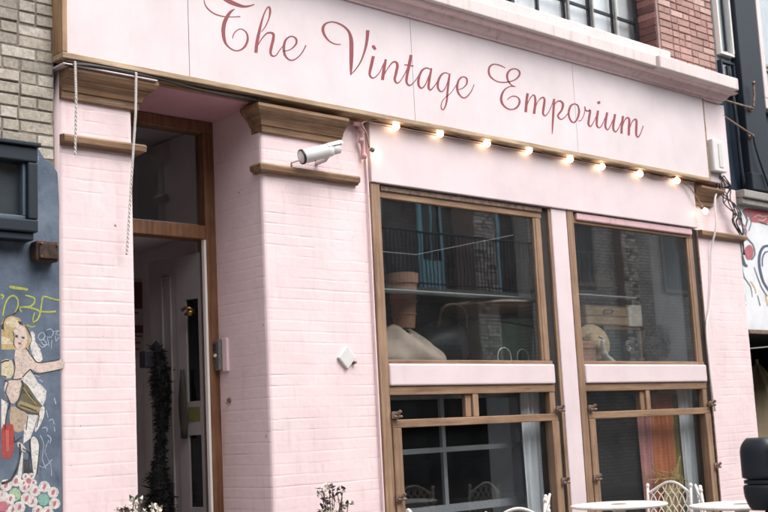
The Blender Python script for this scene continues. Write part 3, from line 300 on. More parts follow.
MURAL_LEFT=[('white',[(3.241,2.066),(3.252,2.077),(3.268,2.077),(3.282,2.064),(3.296,2.041),(3.31,2.007),(3.317,1.974),(3.304,1.958),(3.284,1.956),(3.266,1.975),(3.251,2.005),(3.242,2.038)]),('white',[(3.185,1.857),(3.207,1.889),(3.24,1.908),(3.261,1.881),(3.283,1.841),(3.315,1.817),(3.338,1.79),(3.333,1.74),(3.315,1.704),(3.292,1.723),(3.266,1.76),(3.244,1.792),(3.223,1.822),(3.198,1.84)]),('sand',[(3.12,1.703),(3.147,1.702),(3.179,1.681),(3.202,1.675),(3.216,1.66),(3.219,1.613),(3.205,1.569),(3.161,1.556),(3.12,1.572),(3.111,1.639)]),('cream',[(3.063,1.963),(3.094,1.974),(3.127,1.965),(3.136,1.936),(3.137,1.903),(3.136,1.881),(3.126,1.868),(3.094,1.863),(3.063,1.873),(3.063,1.918)]),('skin',[(3.148,2.024),(3.178,2.041),(3.213,2.04),(3.24,2.009),(3.262,1.974),(3.273,1.959),(3.295,1.954),(3.369,1.966),(3.441,1.975),(3.462,1.952),(3.446,1.923),(3.374,1.903),(3.295,1.892),(3.262,1.908),(3.24,1.918),(3.209,1.883),(3.18,1.847),(3.154,1.843),(3.137,1.858),(3.137,1.896),(3.143,1.943),(3.142,1.988)]),('skin',[(3.089,1.843),(3.131,1.855),(3.174,1.85),(3.189,1.825),(3.188,1.792),(3.173,1.759),(3.152,1.732),(3.136,1.72),(3.12,1.723),(3.099,1.743),(3.083,1.773),(3.079,1.811)]),('white',[(3.062,1.749),(3.099,1.723),(3.083,1.573),(3.062,1.574)]),('olive',[(3.188,1.837),(3.204,1.837),(3.223,1.82),(3.244,1.79),(3.266,1.755),(3.295,1.725),(3.315,1.699),(3.311,1.674),(3.293,1.658),(3.26,1.66),(3.222,1.67),(3.185,1.68),(3.157,1.697),(3.158,1.726),(3.169,1.762),(3.177,1.805)]),('tan',[(3.179,1.737),(3.215,1.723),(3.255,1.705),(3.285,1.699),(3.304,1.694),(3.306,1.679),(3.293,1.667),(3.26,1.67),(3.222,1.68),(3.187,1.693),(3.163,1.707),(3.163,1.725)]),('white',[(3.216,1.655),(3.287,1.654),(3.254,1.567),(3.205,1.569)]),('white',[(3.304,1.694),(3.318,1.705),(3.326,1.693),(3.327,1.67),(3.32,1.637),(3.301,1.598),(3.281,1.566),(3.268,1.554),(3.265,1.567),(3.282,1.63)]),('blonde',[(3.063,2.177),(3.08,2.205),(3.122,2.224),(3.172,2.211),(3.21,2.165),(3.235,2.117),(3.243,2.062),(3.226,2.028),(3.063,2.027)]),('cream',[(3.087,2.185),(3.103,2.203),(3.13,2.214),(3.148,2.208),(3.163,2.195),(3.177,2.179),(3.18,2.164),(3.159,2.155),(3.13,2.155),(3.102,2.168)]),('cream',[(3.063,2.106),(3.113,2.091),(3.133,2.06),(3.063,2.059)]),('skin',[(3.138,2.131),(3.152,2.158),(3.172,2.172),(3.192,2.166),(3.209,2.149),(3.219,2.123),(3.222,2.093),(3.218,2.067),(3.209,2.045),(3.195,2.033),(3.179,2.028),(3.161,2.03),(3.146,2.045),(3.138,2.087)]),('white',[(3.243,2.133),(3.256,2.136),(3.269,2.118),(3.27,2.091),(3.273,2.062),(3.294,2.042),(3.307,2.029),(3.277,2.02),(3.243,2.028),(3.237,2.082)]),('ink',[(3.163,2.191),(3.189,2.192),(3.201,2.168),(3.172,2.176)]),('ink',[(3.146,2.112),(3.165,2.112),(3.161,2.096),(3.148,2.098)]),('ink',[(3.186,2.105),(3.207,2.101),(3.203,2.09),(3.188,2.093)]),('red',[(3.164,2.07),(3.186,2.069),(3.181,2.056),(3.168,2.058)]),('ink',[(3.063,2.169),(3.078,2.181),(3.08,2.138),(3.063,2.145)]),('red',[(3.072,1.602),(3.103,1.612),(3.133,1.6),(3.14,1.547),(3.138,1.485),(3.132,1.445),(3.122,1.419),(3.108,1.41),(3.092,1.411),(3.075,1.414),(3.061,1.432),(3.062,1.486),(3.062,1.545),(3.063,1.581)]),('redlight',[(3.087,1.573),(3.107,1.572),(3.107,1.458),(3.092,1.449)]),('white',[(3.2,1.598),(3.268,1.596),(3.236,1.519),(3.194,1.492)]),('white',[(3.241,1.519),(3.256,1.53),(3.273,1.523),(3.285,1.511),(3.291,1.478),(3.283,1.396),(3.271,1.32),(3.263,1.304),(3.256,1.321),(3.249,1.366),(3.244,1.423),(3.24,1.477)]),('white',[(3.179,1.426),(3.188,1.447),(3.192,1.435),(3.189,1.381),(3.183,1.321),(3.176,1.29),(3.168,1.274),(3.157,1.262),(3.152,1.275),(3.164,1.35)]),('ink',[(3.194,1.406),(3.23,1.395),(3.243,1.327),(3.193,1.32)]),('pale',[(3.158,1.499),(3.169,1.5),(3.184,1.493),(3.202,1.473),(3.215,1.453),(3.208,1.444),(3.194,1.444),(3.178,1.457),(3.163,1.474),(3.157,1.489)]),('white',[(3.421,1.139),(3.412,1.119),(3.39,1.109),(3.366,1.115),(3.35,1.133),(3.35,1.155),(3.366,1.171),(3.391,1.174),(3.412,1.161)]),('rose',[(3.395,1.141),(3.391,1.133),(3.386,1.128),(3.379,1.126),(3.375,1.128),(3.373,1.135),(3.373,1.143),(3.377,1.15),(3.383,1.156),(3.389,1.157),(3.394,1.155),(3.396,1.149)]),('white',[(3.377,1.096),(3.368,1.075),(3.347,1.066),(3.323,1.072),(3.307,1.09),(3.307,1.112),(3.323,1.128),(3.348,1.13),(3.369,1.117)]),('rose',[(3.352,1.098),(3.348,1.09),(3.342,1.084),(3.336,1.083),(3.332,1.085),(3.33,1.092),(3.33,1.099),(3.334,1.107),(3.34,1.113),(3.346,1.114),(3.351,1.112),(3.353,1.106)]),('white',[(3.315,1.105),(3.306,1.085),(3.285,1.076),(3.261,1.082),(3.246,1.1),(3.246,1.122),(3.262,1.138),(3.286,1.14),(3.307,1.127)]),('rose',[(3.29,1.107),(3.286,1.1),(3.281,1.094),(3.275,1.093),(3.27,1.095),(3.268,1.101),(3.269,1.109),(3.272,1.117),(3.278,1.122),(3.284,1.124),(3.289,1.122),(3.291,1.115)]),('white',[(3.281,1.16),(3.272,1.14),(3.251,1.131),(3.227,1.136),(3.212,1.154),(3.212,1.176),(3.228,1.192),(3.251,1.194),(3.272,1.182)]),('rose',[(3.256,1.162),(3.252,1.155),(3.246,1.149),(3.241,1.147),(3.236,1.15),(3.234,1.156),(3.234,1.164),(3.238,1.171),(3.244,1.177),(3.25,1.178),(3.254,1.176),(3.256,1.17)]),('white',[(3.299,1.219),(3.291,1.199),(3.27,1.189),(3.246,1.195),(3.23,1.213),(3.23,1.235),(3.246,1.251),(3.27,1.253),(3.291,1.241)]),('rose',[(3.274,1.221),(3.27,1.213),(3.265,1.208),(3.259,1.206),(3.254,1.208),(3.252,1.215),(3.253,1.223),(3.257,1.23),(3.262,1.236),(3.268,1.237),(3.273,1.235),(3.275,1.229)]),('white',[(3.358,1.239),(3.349,1.218),(3.328,1.208),(3.303,1.214),(3.288,1.232),(3.288,1.254),(3.304,1.271),(3.328,1.273),(3.349,1.26)]),('rose',[(3.332,1.24),(3.328,1.233),(3.323,1.227),(3.317,1.225),(3.312,1.228),(3.31,1.234),(3.311,1.242),(3.315,1.249),(3.32,1.255),(3.326,1.257),(3.331,1.255),(3.333,1.248)]),('white',[(3.412,1.203),(3.403,1.182),(3.381,1.173),(3.357,1.178),(3.341,1.197),(3.342,1.219),(3.358,1.235),(3.382,1.237),(3.403,1.225)]),('rose',[(3.386,1.205),(3.382,1.197),(3.377,1.191),(3.371,1.19),(3.366,1.192),(3.364,1.198),(3.364,1.206),(3.368,1.214),(3.374,1.22),(3.38,1.221),(3.385,1.219),(3.387,1.213)]),('aqua',[(3.351,1.166),(3.343,1.143),(3.321,1.133),(3.297,1.139),(3.282,1.159),(3.282,1.183),(3.298,1.201),(3.322,1.203),(3.343,1.19)]),('white',[(3.249,1.179),(3.241,1.158),(3.218,1.148),(3.193,1.154),(3.177,1.173),(3.177,1.196),(3.194,1.213),(3.219,1.215),(3.241,1.202)]),('rose',[(3.223,1.181),(3.219,1.173),(3.214,1.167),(3.207,1.166),(3.202,1.168),(3.2,1.174),(3.201,1.183),(3.205,1.191),(3.211,1.197),(3.217,1.198),(3.222,1.196),(3.224,1.189)]),('white',[(3.205,1.134),(3.196,1.113),(3.174,1.103),(3.15,1.109),(3.134,1.128),(3.134,1.151),(3.15,1.167),(3.175,1.17),(3.196,1.156)]),('rose',[(3.179,1.136),(3.175,1.128),(3.17,1.122),(3.163,1.12),(3.158,1.123),(3.156,1.129),(3.157,1.138),(3.161,1.145),(3.167,1.151),(3.173,1.153),(3.178,1.151),(3.18,1.144)]),('white',[(3.141,1.144),(3.133,1.123),(3.111,1.113),(3.087,1.119),(3.071,1.138),(3.071,1.161),(3.087,1.177),(3.111,1.179),(3.133,1.166)]),('rose',[(3.116,1.146),(3.112,1.138),(3.106,1.132),(3.1,1.13),(3.095,1.133),(3.093,1.139),(3.094,1.147),(3.098,1.155),(3.103,1.161),(3.109,1.163),(3.114,1.16),(3.116,1.154)]),('white',[(3.106,1.201),(3.097,1.18),(3.076,1.17),(3.052,1.175),(3.036,1.194),(3.036,1.217),(3.052,1.234),(3.076,1.236),(3.097,1.223)]),('rose',[(3.081,1.203),(3.077,1.195),(3.071,1.189),(3.065,1.187),(3.061,1.189),(3.061,1.196),(3.061,1.204),(3.063,1.212),(3.068,1.218),(3.074,1.219),(3.079,1.217),(3.081,1.211)]),('white',[(3.125,1.262),(3.116,1.241),(3.095,1.231),(3.07,1.237),(3.054,1.255),(3.054,1.279),(3.07,1.295),(3.095,1.298),(3.116,1.285)]),('rose',[(3.099,1.264),(3.095,1.256),(3.09,1.25),(3.084,1.249),(3.079,1.251),(3.077,1.257),(3.077,1.266),(3.081,1.274),(3.087,1.28),(3.093,1.281),(3.098,1.279),(3.1,1.272)]),('white',[(3.184,1.283),(3.176,1.261),(3.154,1.251),(3.129,1.257),(3.113,1.276),(3.113,1.299),(3.129,1.316),(3.154,1.318),(3.176,1.305)]),('rose',[(3.159,1.284),(3.155,1.276),(3.149,1.27),(3.143,1.269),(3.138,1.271),(3.136,1.278),(3.136,1.286),(3.14,1.294),(3.146,1.3),(3.152,1.301),(3.157,1.299),(3.159,1.293)]),('white',[(3.24,1.246),(3.231,1.224),(3.209,1.214),(3.184,1.22),(3.168,1.239),(3.168,1.262),(3.184,1.279),(3.209,1.282),(3.232,1.269)]),('rose',[(3.214,1.248),(3.21,1.24),(3.204,1.233),(3.198,1.232),(3.193,1.234),(3.191,1.241),(3.192,1.249),(3.196,1.257),(3.201,1.263),(3.208,1.265),(3.213,1.263),(3.215,1.256)]),('mint',[(3.178,1.207),(3.17,1.183),(3.148,1.172),(3.123,1.178),(3.107,1.199),(3.107,1.225),(3.123,1.243),(3.148,1.246),(3.17,1.232)]),('white',[(3.159,1.123),(3.152,1.106),(3.134,1.098),(3.113,1.103),(3.1,1.118),(3.1,1.138),(3.113,1.151),(3.134,1.153),(3.152,1.142)]),('rose',[(3.138,1.125),(3.134,1.119),(3.13,1.114),(3.125,1.112),(3.12,1.114),(3.119,1.12),(3.119,1.127),(3.123,1.133),(3.127,1.138),(3.132,1.139),(3.136,1.137),(3.138,1.132)]),('white',[(3.114,1.084),(3.107,1.067),(3.089,1.059),(3.069,1.064),(3.056,1.079),(3.056,1.099),(3.069,1.112),(3.089,1.114),(3.107,1.103)]),('rose',[(3.093,1.086),(3.09,1.079),(3.085,1.074),(3.08,1.073),(3.076,1.075),(3.074,1.081),(3.075,1.087),(3.078,1.094),(3.083,1.099),(3.088,1.1),(3.092,1.098),(3.093,1.093)]),('white',[(3.057,1.107),(3.049,1.09),(3.032,1.082),(3.012,1.087),(2.999,1.103),(2.999,1.122),(3.012,1.135),(3.032,1.137),(3.049,1.126)]),('rose',[(3.061,1.107),(3.061,1.1),(3.06,1.095),(3.06,1.093),(3.06,1.095),(3.061,1.1),(3.061,1.107),(3.061,1.114),(3.061,1.119),(3.061,1.121),(3.061,1.119),(3.061,1.114)]),('white',[(3.043,1.17),(3.036,1.152),(3.019,1.144),(2.999,1.149),(2.986,1.164),(2.986,1.183),(2.999,1.197),(3.019,1.199),(3.036,1.188)]),('rose',[(3.061,1.168),(3.061,1.161),(3.061,1.156),(3.061,1.155),(3.061,1.156),(3.061,1.161),(3.061,1.168),(3.061,1.175),(3.061,1.18),(3.061,1.182),(3.061,1.18),(3.061,1.175)]),('white',[(3.088,1.209),(3.081,1.191),(3.063,1.183),(3.042,1.188),(3.029,1.204),(3.029,1.223),(3.042,1.237),(3.063,1.239),(3.081,1.228)]),('rose',[(3.067,1.211),(3.063,1.204),(3.061,1.199),(3.061,1.197),(3.061,1.199),(3.061,1.204),(3.061,1.211),(3.061,1.218),(3.061,1.223),(3.061,1.225),(3.065,1.223),(3.067,1.217)]),('white',[(3.146,1.186),(3.138,1.169),(3.12,1.16),(3.1,1.165),(3.087,1.181),(3.087,1.2),(3.1,1.214),(3.12,1.216),(3.139,1.205)]),('rose',[(3.124,1.188),(3.121,1.181),(3.116,1.176),(3.111,1.175),(3.107,1.177),(3.105,1.182),(3.106,1.189),(3.109,1.196),(3.114,1.201),(3.119,1.202),(3.123,1.2),(3.125,1.195)]),('rose',[(3.101,1.147),(3.094,1.127),(3.076,1.118),(3.056,1.123),(3.042,1.141),(3.042,1.162),(3.056,1.177),(3.076,1.179),(3.094,1.167)]),('white',[(3.275,1.267),(3.27,1.255),(3.258,1.25),(3.244,1.253),(3.234,1.263),(3.235,1.276),(3.244,1.286),(3.258,1.287),(3.27,1.28)]),('rose',[(3.26,1.268),(3.258,1.264),(3.255,1.26),(3.251,1.259),(3.249,1.261),(3.247,1.264),(3.248,1.269),(3.25,1.273),(3.253,1.277),(3.257,1.278),(3.26,1.277),(3.261,1.273)]),('white',[(3.245,1.247),(3.24,1.235),(3.228,1.229),(3.214,1.232),(3.205,1.243),(3.205,1.256),(3.214,1.265),(3.228,1.266),(3.24,1.259)]),('rose',[(3.231,1.247),(3.229,1.243),(3.225,1.24),(3.222,1.239),(3.219,1.24),(3.218,1.244),(3.218,1.248),(3.221,1.253),(3.224,1.256),(3.227,1.257),(3.23,1.256),(3.231,1.252)]),('white',[(3.216,1.27),(3.211,1.258),(3.198,1.253),(3.185,1.256),(3.176,1.266),(3.176,1.279),(3.185,1.289),(3.199,1.29),(3.211,1.283)]),('rose',[(3.201,1.271),(3.199,1.267),(3.196,1.263),(3.192,1.262),(3.189,1.264),(3.188,1.267),(3.189,1.272),(3.191,1.276),(3.194,1.28),(3.197,1.281),(3.2,1.279),(3.201,1.276)]),('white',[(3.227,1.306),(3.222,1.294),(3.209,1.288),(3.195,1.291),(3.186,1.301),(3.186,1.314),(3.196,1.324),(3.209,1.325),(3.222,1.318)]),('rose',[(3.212,1.306),(3.21,1.302),(3.207,1.298),(3.203,1.298),(3.2,1.299),(3.199,1.303),(3.2,1.307),(3.202,1.312),(3.205,1.315),(3.208,1.316),(3.211,1.315),(3.212,1.311)]),('white',[(3.263,1.304),(3.258,1.292),(3.246,1.286),(3.232,1.289),(3.223,1.3),(3.223,1.313),(3.232,1.322),(3.246,1.324),(3.258,1.317)]),('rose',[(3.249,1.305),(3.246,1.3),(3.243,1.297),(3.24,1.296),(3.237,1.297),(3.236,1.301),(3.236,1.305),(3.238,1.31),(3.242,1.313),(3.245,1.314),(3.248,1.313),(3.249,1.309)]),('rose',[(3.24,1.279),(3.236,1.269),(3.227,1.264),(3.216,1.267),(3.21,1.275),(3.21,1.286),(3.217,1.294),(3.227,1.295),(3.236,1.289)])]
MARKS_LEFT=[('yellow',[3.077,2.22,3.069,2.221,3.082,2.25,3.074,2.251,3.089,2.279,3.08,2.281,3.1,2.305,3.091,2.309,3.113,2.325,3.106,2.331,3.128,2.334,3.125,2.343,3.141,2.335,3.144,2.344,3.153,2.327,3.16,2.334,3.161,2.313,3.17,2.316,3.162,2.293,3.171,2.293,3.158,2.272,3.166,2.27,3.151,2.257,3.157,2.254,3.143,2.244,3.147,2.241]),('yellow',[3.059,2.338,3.061,2.347,3.069,2.336,3.073,2.345,3.074,2.335,3.083,2.338,3.071,2.331,3.079,2.327,3.065,2.321,3.071,2.317]),('yellow',[3.113,2.384,3.115,2.398,3.137,2.38,3.14,2.396,3.163,2.376,3.166,2.393,3.194,2.375,3.196,2.39,3.227,2.373,3.229,2.386]),('yellow',[3.21,2.341,3.211,2.348,3.238,2.336,3.24,2.345,3.259,2.33,3.264,2.339,3.266,2.322,3.276,2.325,3.266,2.312,3.275,2.309,3.257,2.298,3.265,2.292,3.242,2.286,3.246,2.277,3.22,2.282,3.221,2.273,3.197,2.281,3.198,2.271,3.18,2.277,3.182,2.269,3.168,2.269,3.176,2.268,3.175,2.257,3.181,2.261,3.186,2.245,3.191,2.25]),('yellow',[3.197,2.271,3.198,2.278,3.228,2.269,3.229,2.277,3.256,2.265,3.258,2.275,3.275,2.261,3.279,2.27,3.289,2.255,3.294,2.263,3.297,2.248,3.305,2.253,3.3,2.24,3.309,2.239,3.294,2.225,3.302,2.221,3.283,2.209,3.29,2.204,3.27,2.198,3.275,2.191,3.262,2.194,3.26,2.186,3.261,2.199,3.254,2.198,3.262,2.213,3.255,2.214,3.267,2.229,3.26,2.23,3.273,2.245,3.267,2.247]),('yellow',[3.437,2.328,3.436,2.319,3.408,2.331,3.407,2.323,3.381,2.336,3.378,2.327,3.352,2.345,3.349,2.336,3.325,2.348,3.329,2.339,3.312,2.33,3.322,2.327,3.309,2.305,3.318,2.304,3.305,2.277,3.314,2.276,3.3,2.248,3.309,2.247,3.291,2.224,3.299,2.221,3.28,2.2,3.288,2.197]),('yellow',[3.304,2.25,3.305,2.258,3.328,2.248,3.328,2.257,3.352,2.247,3.352,2.257,3.378,2.249,3.378,2.259,3.405,2.252,3.404,2.262]),('yellow',[3.216,2.169,3.22,2.176,3.232,2.162,3.235,2.17,3.247,2.158,3.248,2.165,3.262,2.16,3.26,2.167,3.274,2.165,3.273,2.17]),('chalk',[3.296,2.117,3.293,2.12,3.307,2.125,3.305,2.129,3.316,2.129,3.317,2.133,3.325,2.122,3.329,2.125,3.331,2.111,3.336,2.111,3.325,2.099,3.33,2.096,3.315,2.089,3.317,2.085,3.302,2.09,3.301,2.086,3.292,2.095,3.288,2.093,3.293,2.105,3.288,2.106,3.297,2.118,3.293,2.119]),('chalk',[3.295,2.081,3.294,2.084,3.311,2.084,3.31,2.089,3.324,2.085,3.326,2.089,3.335,2.075,3.339,2.078,3.339,2.064,3.344,2.063,3.33,2.052,3.333,2.048,3.316,2.045,3.316,2.04,3.306,2.052,3.303,2.049,3.296,2.064,3.293,2.061]),('chalk',[3.343,2.142,3.342,2.145,3.357,2.148,3.355,2.152,3.368,2.15,3.369,2.154,3.378,2.143,3.382,2.146,3.384,2.132,3.389,2.133,3.38,2.118,3.384,2.116,3.371,2.106,3.374,2.102,3.36,2.104,3.359,2.1,3.348,2.109,3.345,2.106,3.342,2.124,3.338,2.123,3.336,2.131,3.34,2.132,3.344,2.104,3.348,2.105,3.353,2.071,3.357,2.072,3.356,2.057,3.36,2.057,3.357,2.047,3.361,2.048]),('chalk',[3.375,2.088,3.379,2.088,3.372,2.062,3.376,2.061,3.37,2.035,3.374,2.035]),('chalk',[3.391,2.135,3.39,2.138,3.41,2.14,3.409,2.144,3.419,2.143,3.424,2.144,3.408,2.134,3.411,2.131,3.397,2.12,3.401,2.121,3.415,2.116,3.415,2.12,3.439,2.115,3.439,2.119]),('chalk',[3.397,2.112,3.401,2.113,3.398,2.092,3.402,2.093,3.402,2.078,3.404,2.082,3.413,2.088,3.409,2.09,3.423,2.104,3.419,2.106]),('chalk',[3.297,1.536,3.301,1.537,3.31,1.507,3.314,1.508,3.318,1.477,3.322,1.477,3.312,1.439,3.316,1.438,3.307,1.4,3.311,1.4,3.318,1.369,3.322,1.37,3.333,1.34,3.337,1.341]),('chalk',[3.35,1.506,3.354,1.504,3.333,1.472,3.337,1.471,3.323,1.438,3.327,1.438,3.34,1.403,3.343,1.404,3.36,1.368,3.364,1.369,3.364,1.334,3.368,1.334,3.364,1.3,3.369,1.3]),('chalk',[3.34,1.533,3.344,1.537,3.354,1.523,3.358,1.527,3.362,1.514,3.368,1.515,3.361,1.501,3.366,1.5,3.355,1.486,3.36,1.485]),('chalk',[3.311,1.573,3.31,1.577,3.326,1.576,3.324,1.581,3.335,1.577,3.339,1.581,3.338,1.568,3.344,1.569,3.34,1.554,3.344,1.554]),('chalk',[3.383,1.582,3.388,1.583,3.385,1.567,3.39,1.568,3.388,1.552,3.393,1.553]),('chalk',[3.291,1.361,3.294,1.364,3.303,1.352,3.305,1.355,3.32,1.349,3.318,1.353,3.346,1.367,3.343,1.37,3.374,1.391,3.371,1.394]),('chalk',[3.385,1.747,3.391,1.749,3.39,1.729,3.397,1.731,3.395,1.711,3.402,1.713]),('chalk',[3.334,1.677,3.34,1.678,3.339,1.657,3.345,1.658,3.344,1.636,3.351,1.637]),('chalk',[3.293,1.855,3.296,1.859,3.304,1.847,3.307,1.851,3.315,1.839,3.318,1.843]),('chalk',[3.355,1.614,3.352,1.618,3.366,1.621,3.364,1.626,3.374,1.623,3.377,1.628,3.379,1.612,3.384,1.614,3.384,1.594,3.389,1.595]),('chalk',[3.305,2.076,3.309,2.079,3.312,2.064,3.317,2.067,3.323,2.054,3.325,2.06,3.34,2.055,3.339,2.061,3.358,2.06,3.356,2.065]),('chalk',[3.266,1.88,3.268,1.884,3.28,1.874,3.282,1.878,3.293,1.868,3.296,1.872]),('ink',[3.169,2.272,3.175,2.27,3.161,2.258,3.168,2.254,3.152,2.246,3.158,2.24,3.138,2.237,3.141,2.231,3.121,2.23,3.123,2.225,3.102,2.222,3.105,2.217,3.086,2.211,3.09,2.207,3.077,2.195,3.082,2.193,3.071,2.178,3.076,2.176]),('ink',[3.208,2.163,3.212,2.166,3.223,2.144,3.227,2.146,3.235,2.124,3.24,2.126,3.243,2.106,3.247,2.107,3.245,2.086,3.249,2.086,3.238,2.063,3.242,2.062,3.228,2.039,3.232,2.037]),('ink',[3.131,2.131,3.136,2.132,3.137,2.115,3.141,2.117,3.14,2.1,3.144,2.1,3.137,2.08,3.142,2.079,3.135,2.06,3.14,2.061,3.141,2.048,3.145,2.05,3.149,2.04,3.151,2.042]),('ink',[3.134,1.973,3.141,1.974,3.14,1.953,3.145,1.954,3.144,1.933,3.148,1.933,3.14,1.907,3.145,1.906,3.134,1.884,3.14,1.882,3.126,1.87,3.132,1.867,3.124,1.859,3.129,1.863,3.14,1.855,3.14,1.86,3.158,1.855,3.158,1.86,3.173,1.857,3.171,1.862,3.186,1.859,3.184,1.866]),('ink',[3.211,2.039,3.215,2.041,3.237,2.002,3.241,2.004,3.26,1.971,3.264,1.974,3.274,1.956,3.277,1.96,3.295,1.951,3.295,1.956,3.343,1.956,3.342,1.961,3.391,1.963,3.389,1.97,3.411,1.967,3.41,1.974,3.425,1.969,3.423,1.977]),('ink',[3.193,1.868,3.188,1.872,3.22,1.894,3.215,1.899,3.242,1.912,3.238,1.918,3.242,1.908,3.249,1.911,3.248,1.895,3.253,1.9,3.264,1.888,3.265,1.894,3.295,1.888,3.294,1.893,3.361,1.9,3.36,1.904,3.441,1.916,3.44,1.92]),('ink',[3.185,1.852,3.191,1.853,3.191,1.831,3.198,1.832,3.192,1.808,3.199,1.806,3.177,1.772,3.184,1.769,3.16,1.738,3.166,1.735,3.148,1.721,3.154,1.719,3.15,1.705,3.155,1.709,3.18,1.684,3.183,1.689,3.221,1.666,3.223,1.671,3.257,1.656,3.258,1.662,3.292,1.65,3.293,1.657]),('ink',[3.082,1.85,3.085,1.856,3.095,1.846,3.098,1.85,3.102,1.838,3.107,1.838,3.092,1.814,3.097,1.812,3.082,1.783,3.089,1.783,3.097,1.752,3.104,1.755,3.111,1.722,3.119,1.723,3.103,1.696,3.111,1.694,3.09,1.664,3.097,1.663,3.084,1.621,3.091,1.62,3.08,1.573,3.086,1.572]),('ink',[3.064,1.95,3.061,1.956,3.075,1.955,3.071,1.962,3.085,1.96,3.083,1.967,3.097,1.961,3.097,1.968,3.111,1.962,3.11,1.968]),('ink',[3.062,1.876,3.063,1.88,3.078,1.872,3.079,1.877,3.093,1.868,3.095,1.874]),('ink',[3.219,1.651,3.224,1.65,3.214,1.61,3.219,1.609,3.208,1.569,3.213,1.568]),('ink',[3.29,1.649,3.296,1.648,3.281,1.614,3.287,1.613,3.273,1.579,3.278,1.578]),('ink',[3.166,1.493,3.177,1.493,3.169,1.46,3.179,1.46,3.168,1.427,3.179,1.425,3.159,1.39,3.171,1.386,3.146,1.353,3.159,1.348,3.13,1.321,3.143,1.314,3.112,1.297,3.122,1.286,3.087,1.288,3.093,1.274,3.059,1.284,3.063,1.268]),('ink',[3.229,1.515,3.233,1.515,3.232,1.469,3.237,1.47,3.235,1.423,3.24,1.423,3.24,1.373,3.245,1.373,3.245,1.322,3.25,1.322]),('ink',[3.271,1.525,3.275,1.527,3.283,1.509,3.287,1.51,3.291,1.478,3.295,1.478,3.285,1.404,3.289,1.403,3.274,1.315,3.279,1.315]),('ink',[3.188,1.461,3.191,1.466,3.211,1.449,3.215,1.454,3.227,1.436,3.234,1.439,3.228,1.418,3.234,1.417,3.223,1.395,3.228,1.394]),('ink',[3.183,1.533,3.186,1.529,3.159,1.517,3.163,1.511,3.143,1.507,3.143,1.5,3.141,1.515,3.135,1.515,3.14,1.533,3.135,1.533]),('olivedark',[3.18,1.778,3.179,1.785,3.201,1.781,3.201,1.788,3.22,1.778,3.225,1.784,3.241,1.756,3.247,1.761,3.263,1.728,3.269,1.732]),('tan',[3.193,1.81,3.198,1.813,3.205,1.791,3.21,1.794,3.22,1.769,3.225,1.773,3.245,1.74,3.251,1.744,3.274,1.708,3.279,1.711]),('olivedark',[3.173,1.708,3.175,1.715,3.196,1.701,3.199,1.707,3.221,1.692,3.223,1.699,3.248,1.682,3.25,1.688,3.275,1.671,3.278,1.677])]
MURAL_RIGHT=[('brick_pink',[(11.321,3.585),(11.359,3.606),(11.451,3.624),(11.658,3.653),(11.848,3.656),(11.87,3.574),(11.817,3.487),(11.725,3.472),(11.62,3.478),(11.533,3.475),(11.466,3.477),(11.444,3.499),(11.433,3.522),(11.4,3.526),(11.366,3.531),(11.331,3.556)]),('brick_pink',[(11.185,3.5),(11.225,3.518),(11.269,3.522),(11.294,3.499),(11.3,3.466),(11.275,3.437),(11.238,3.417),(11.205,3.423),(11.18,3.442),(11.174,3.471)]),('brick_pink',[(11.306,3.19),(11.355,3.216),(11.408,3.226),(11.446,3.207),(11.467,3.172),(11.455,3.124),(11.423,3.081),(11.373,3.06),(11.323,3.057),(11.293,3.08),(11.279,3.115),(11.284,3.154)])]
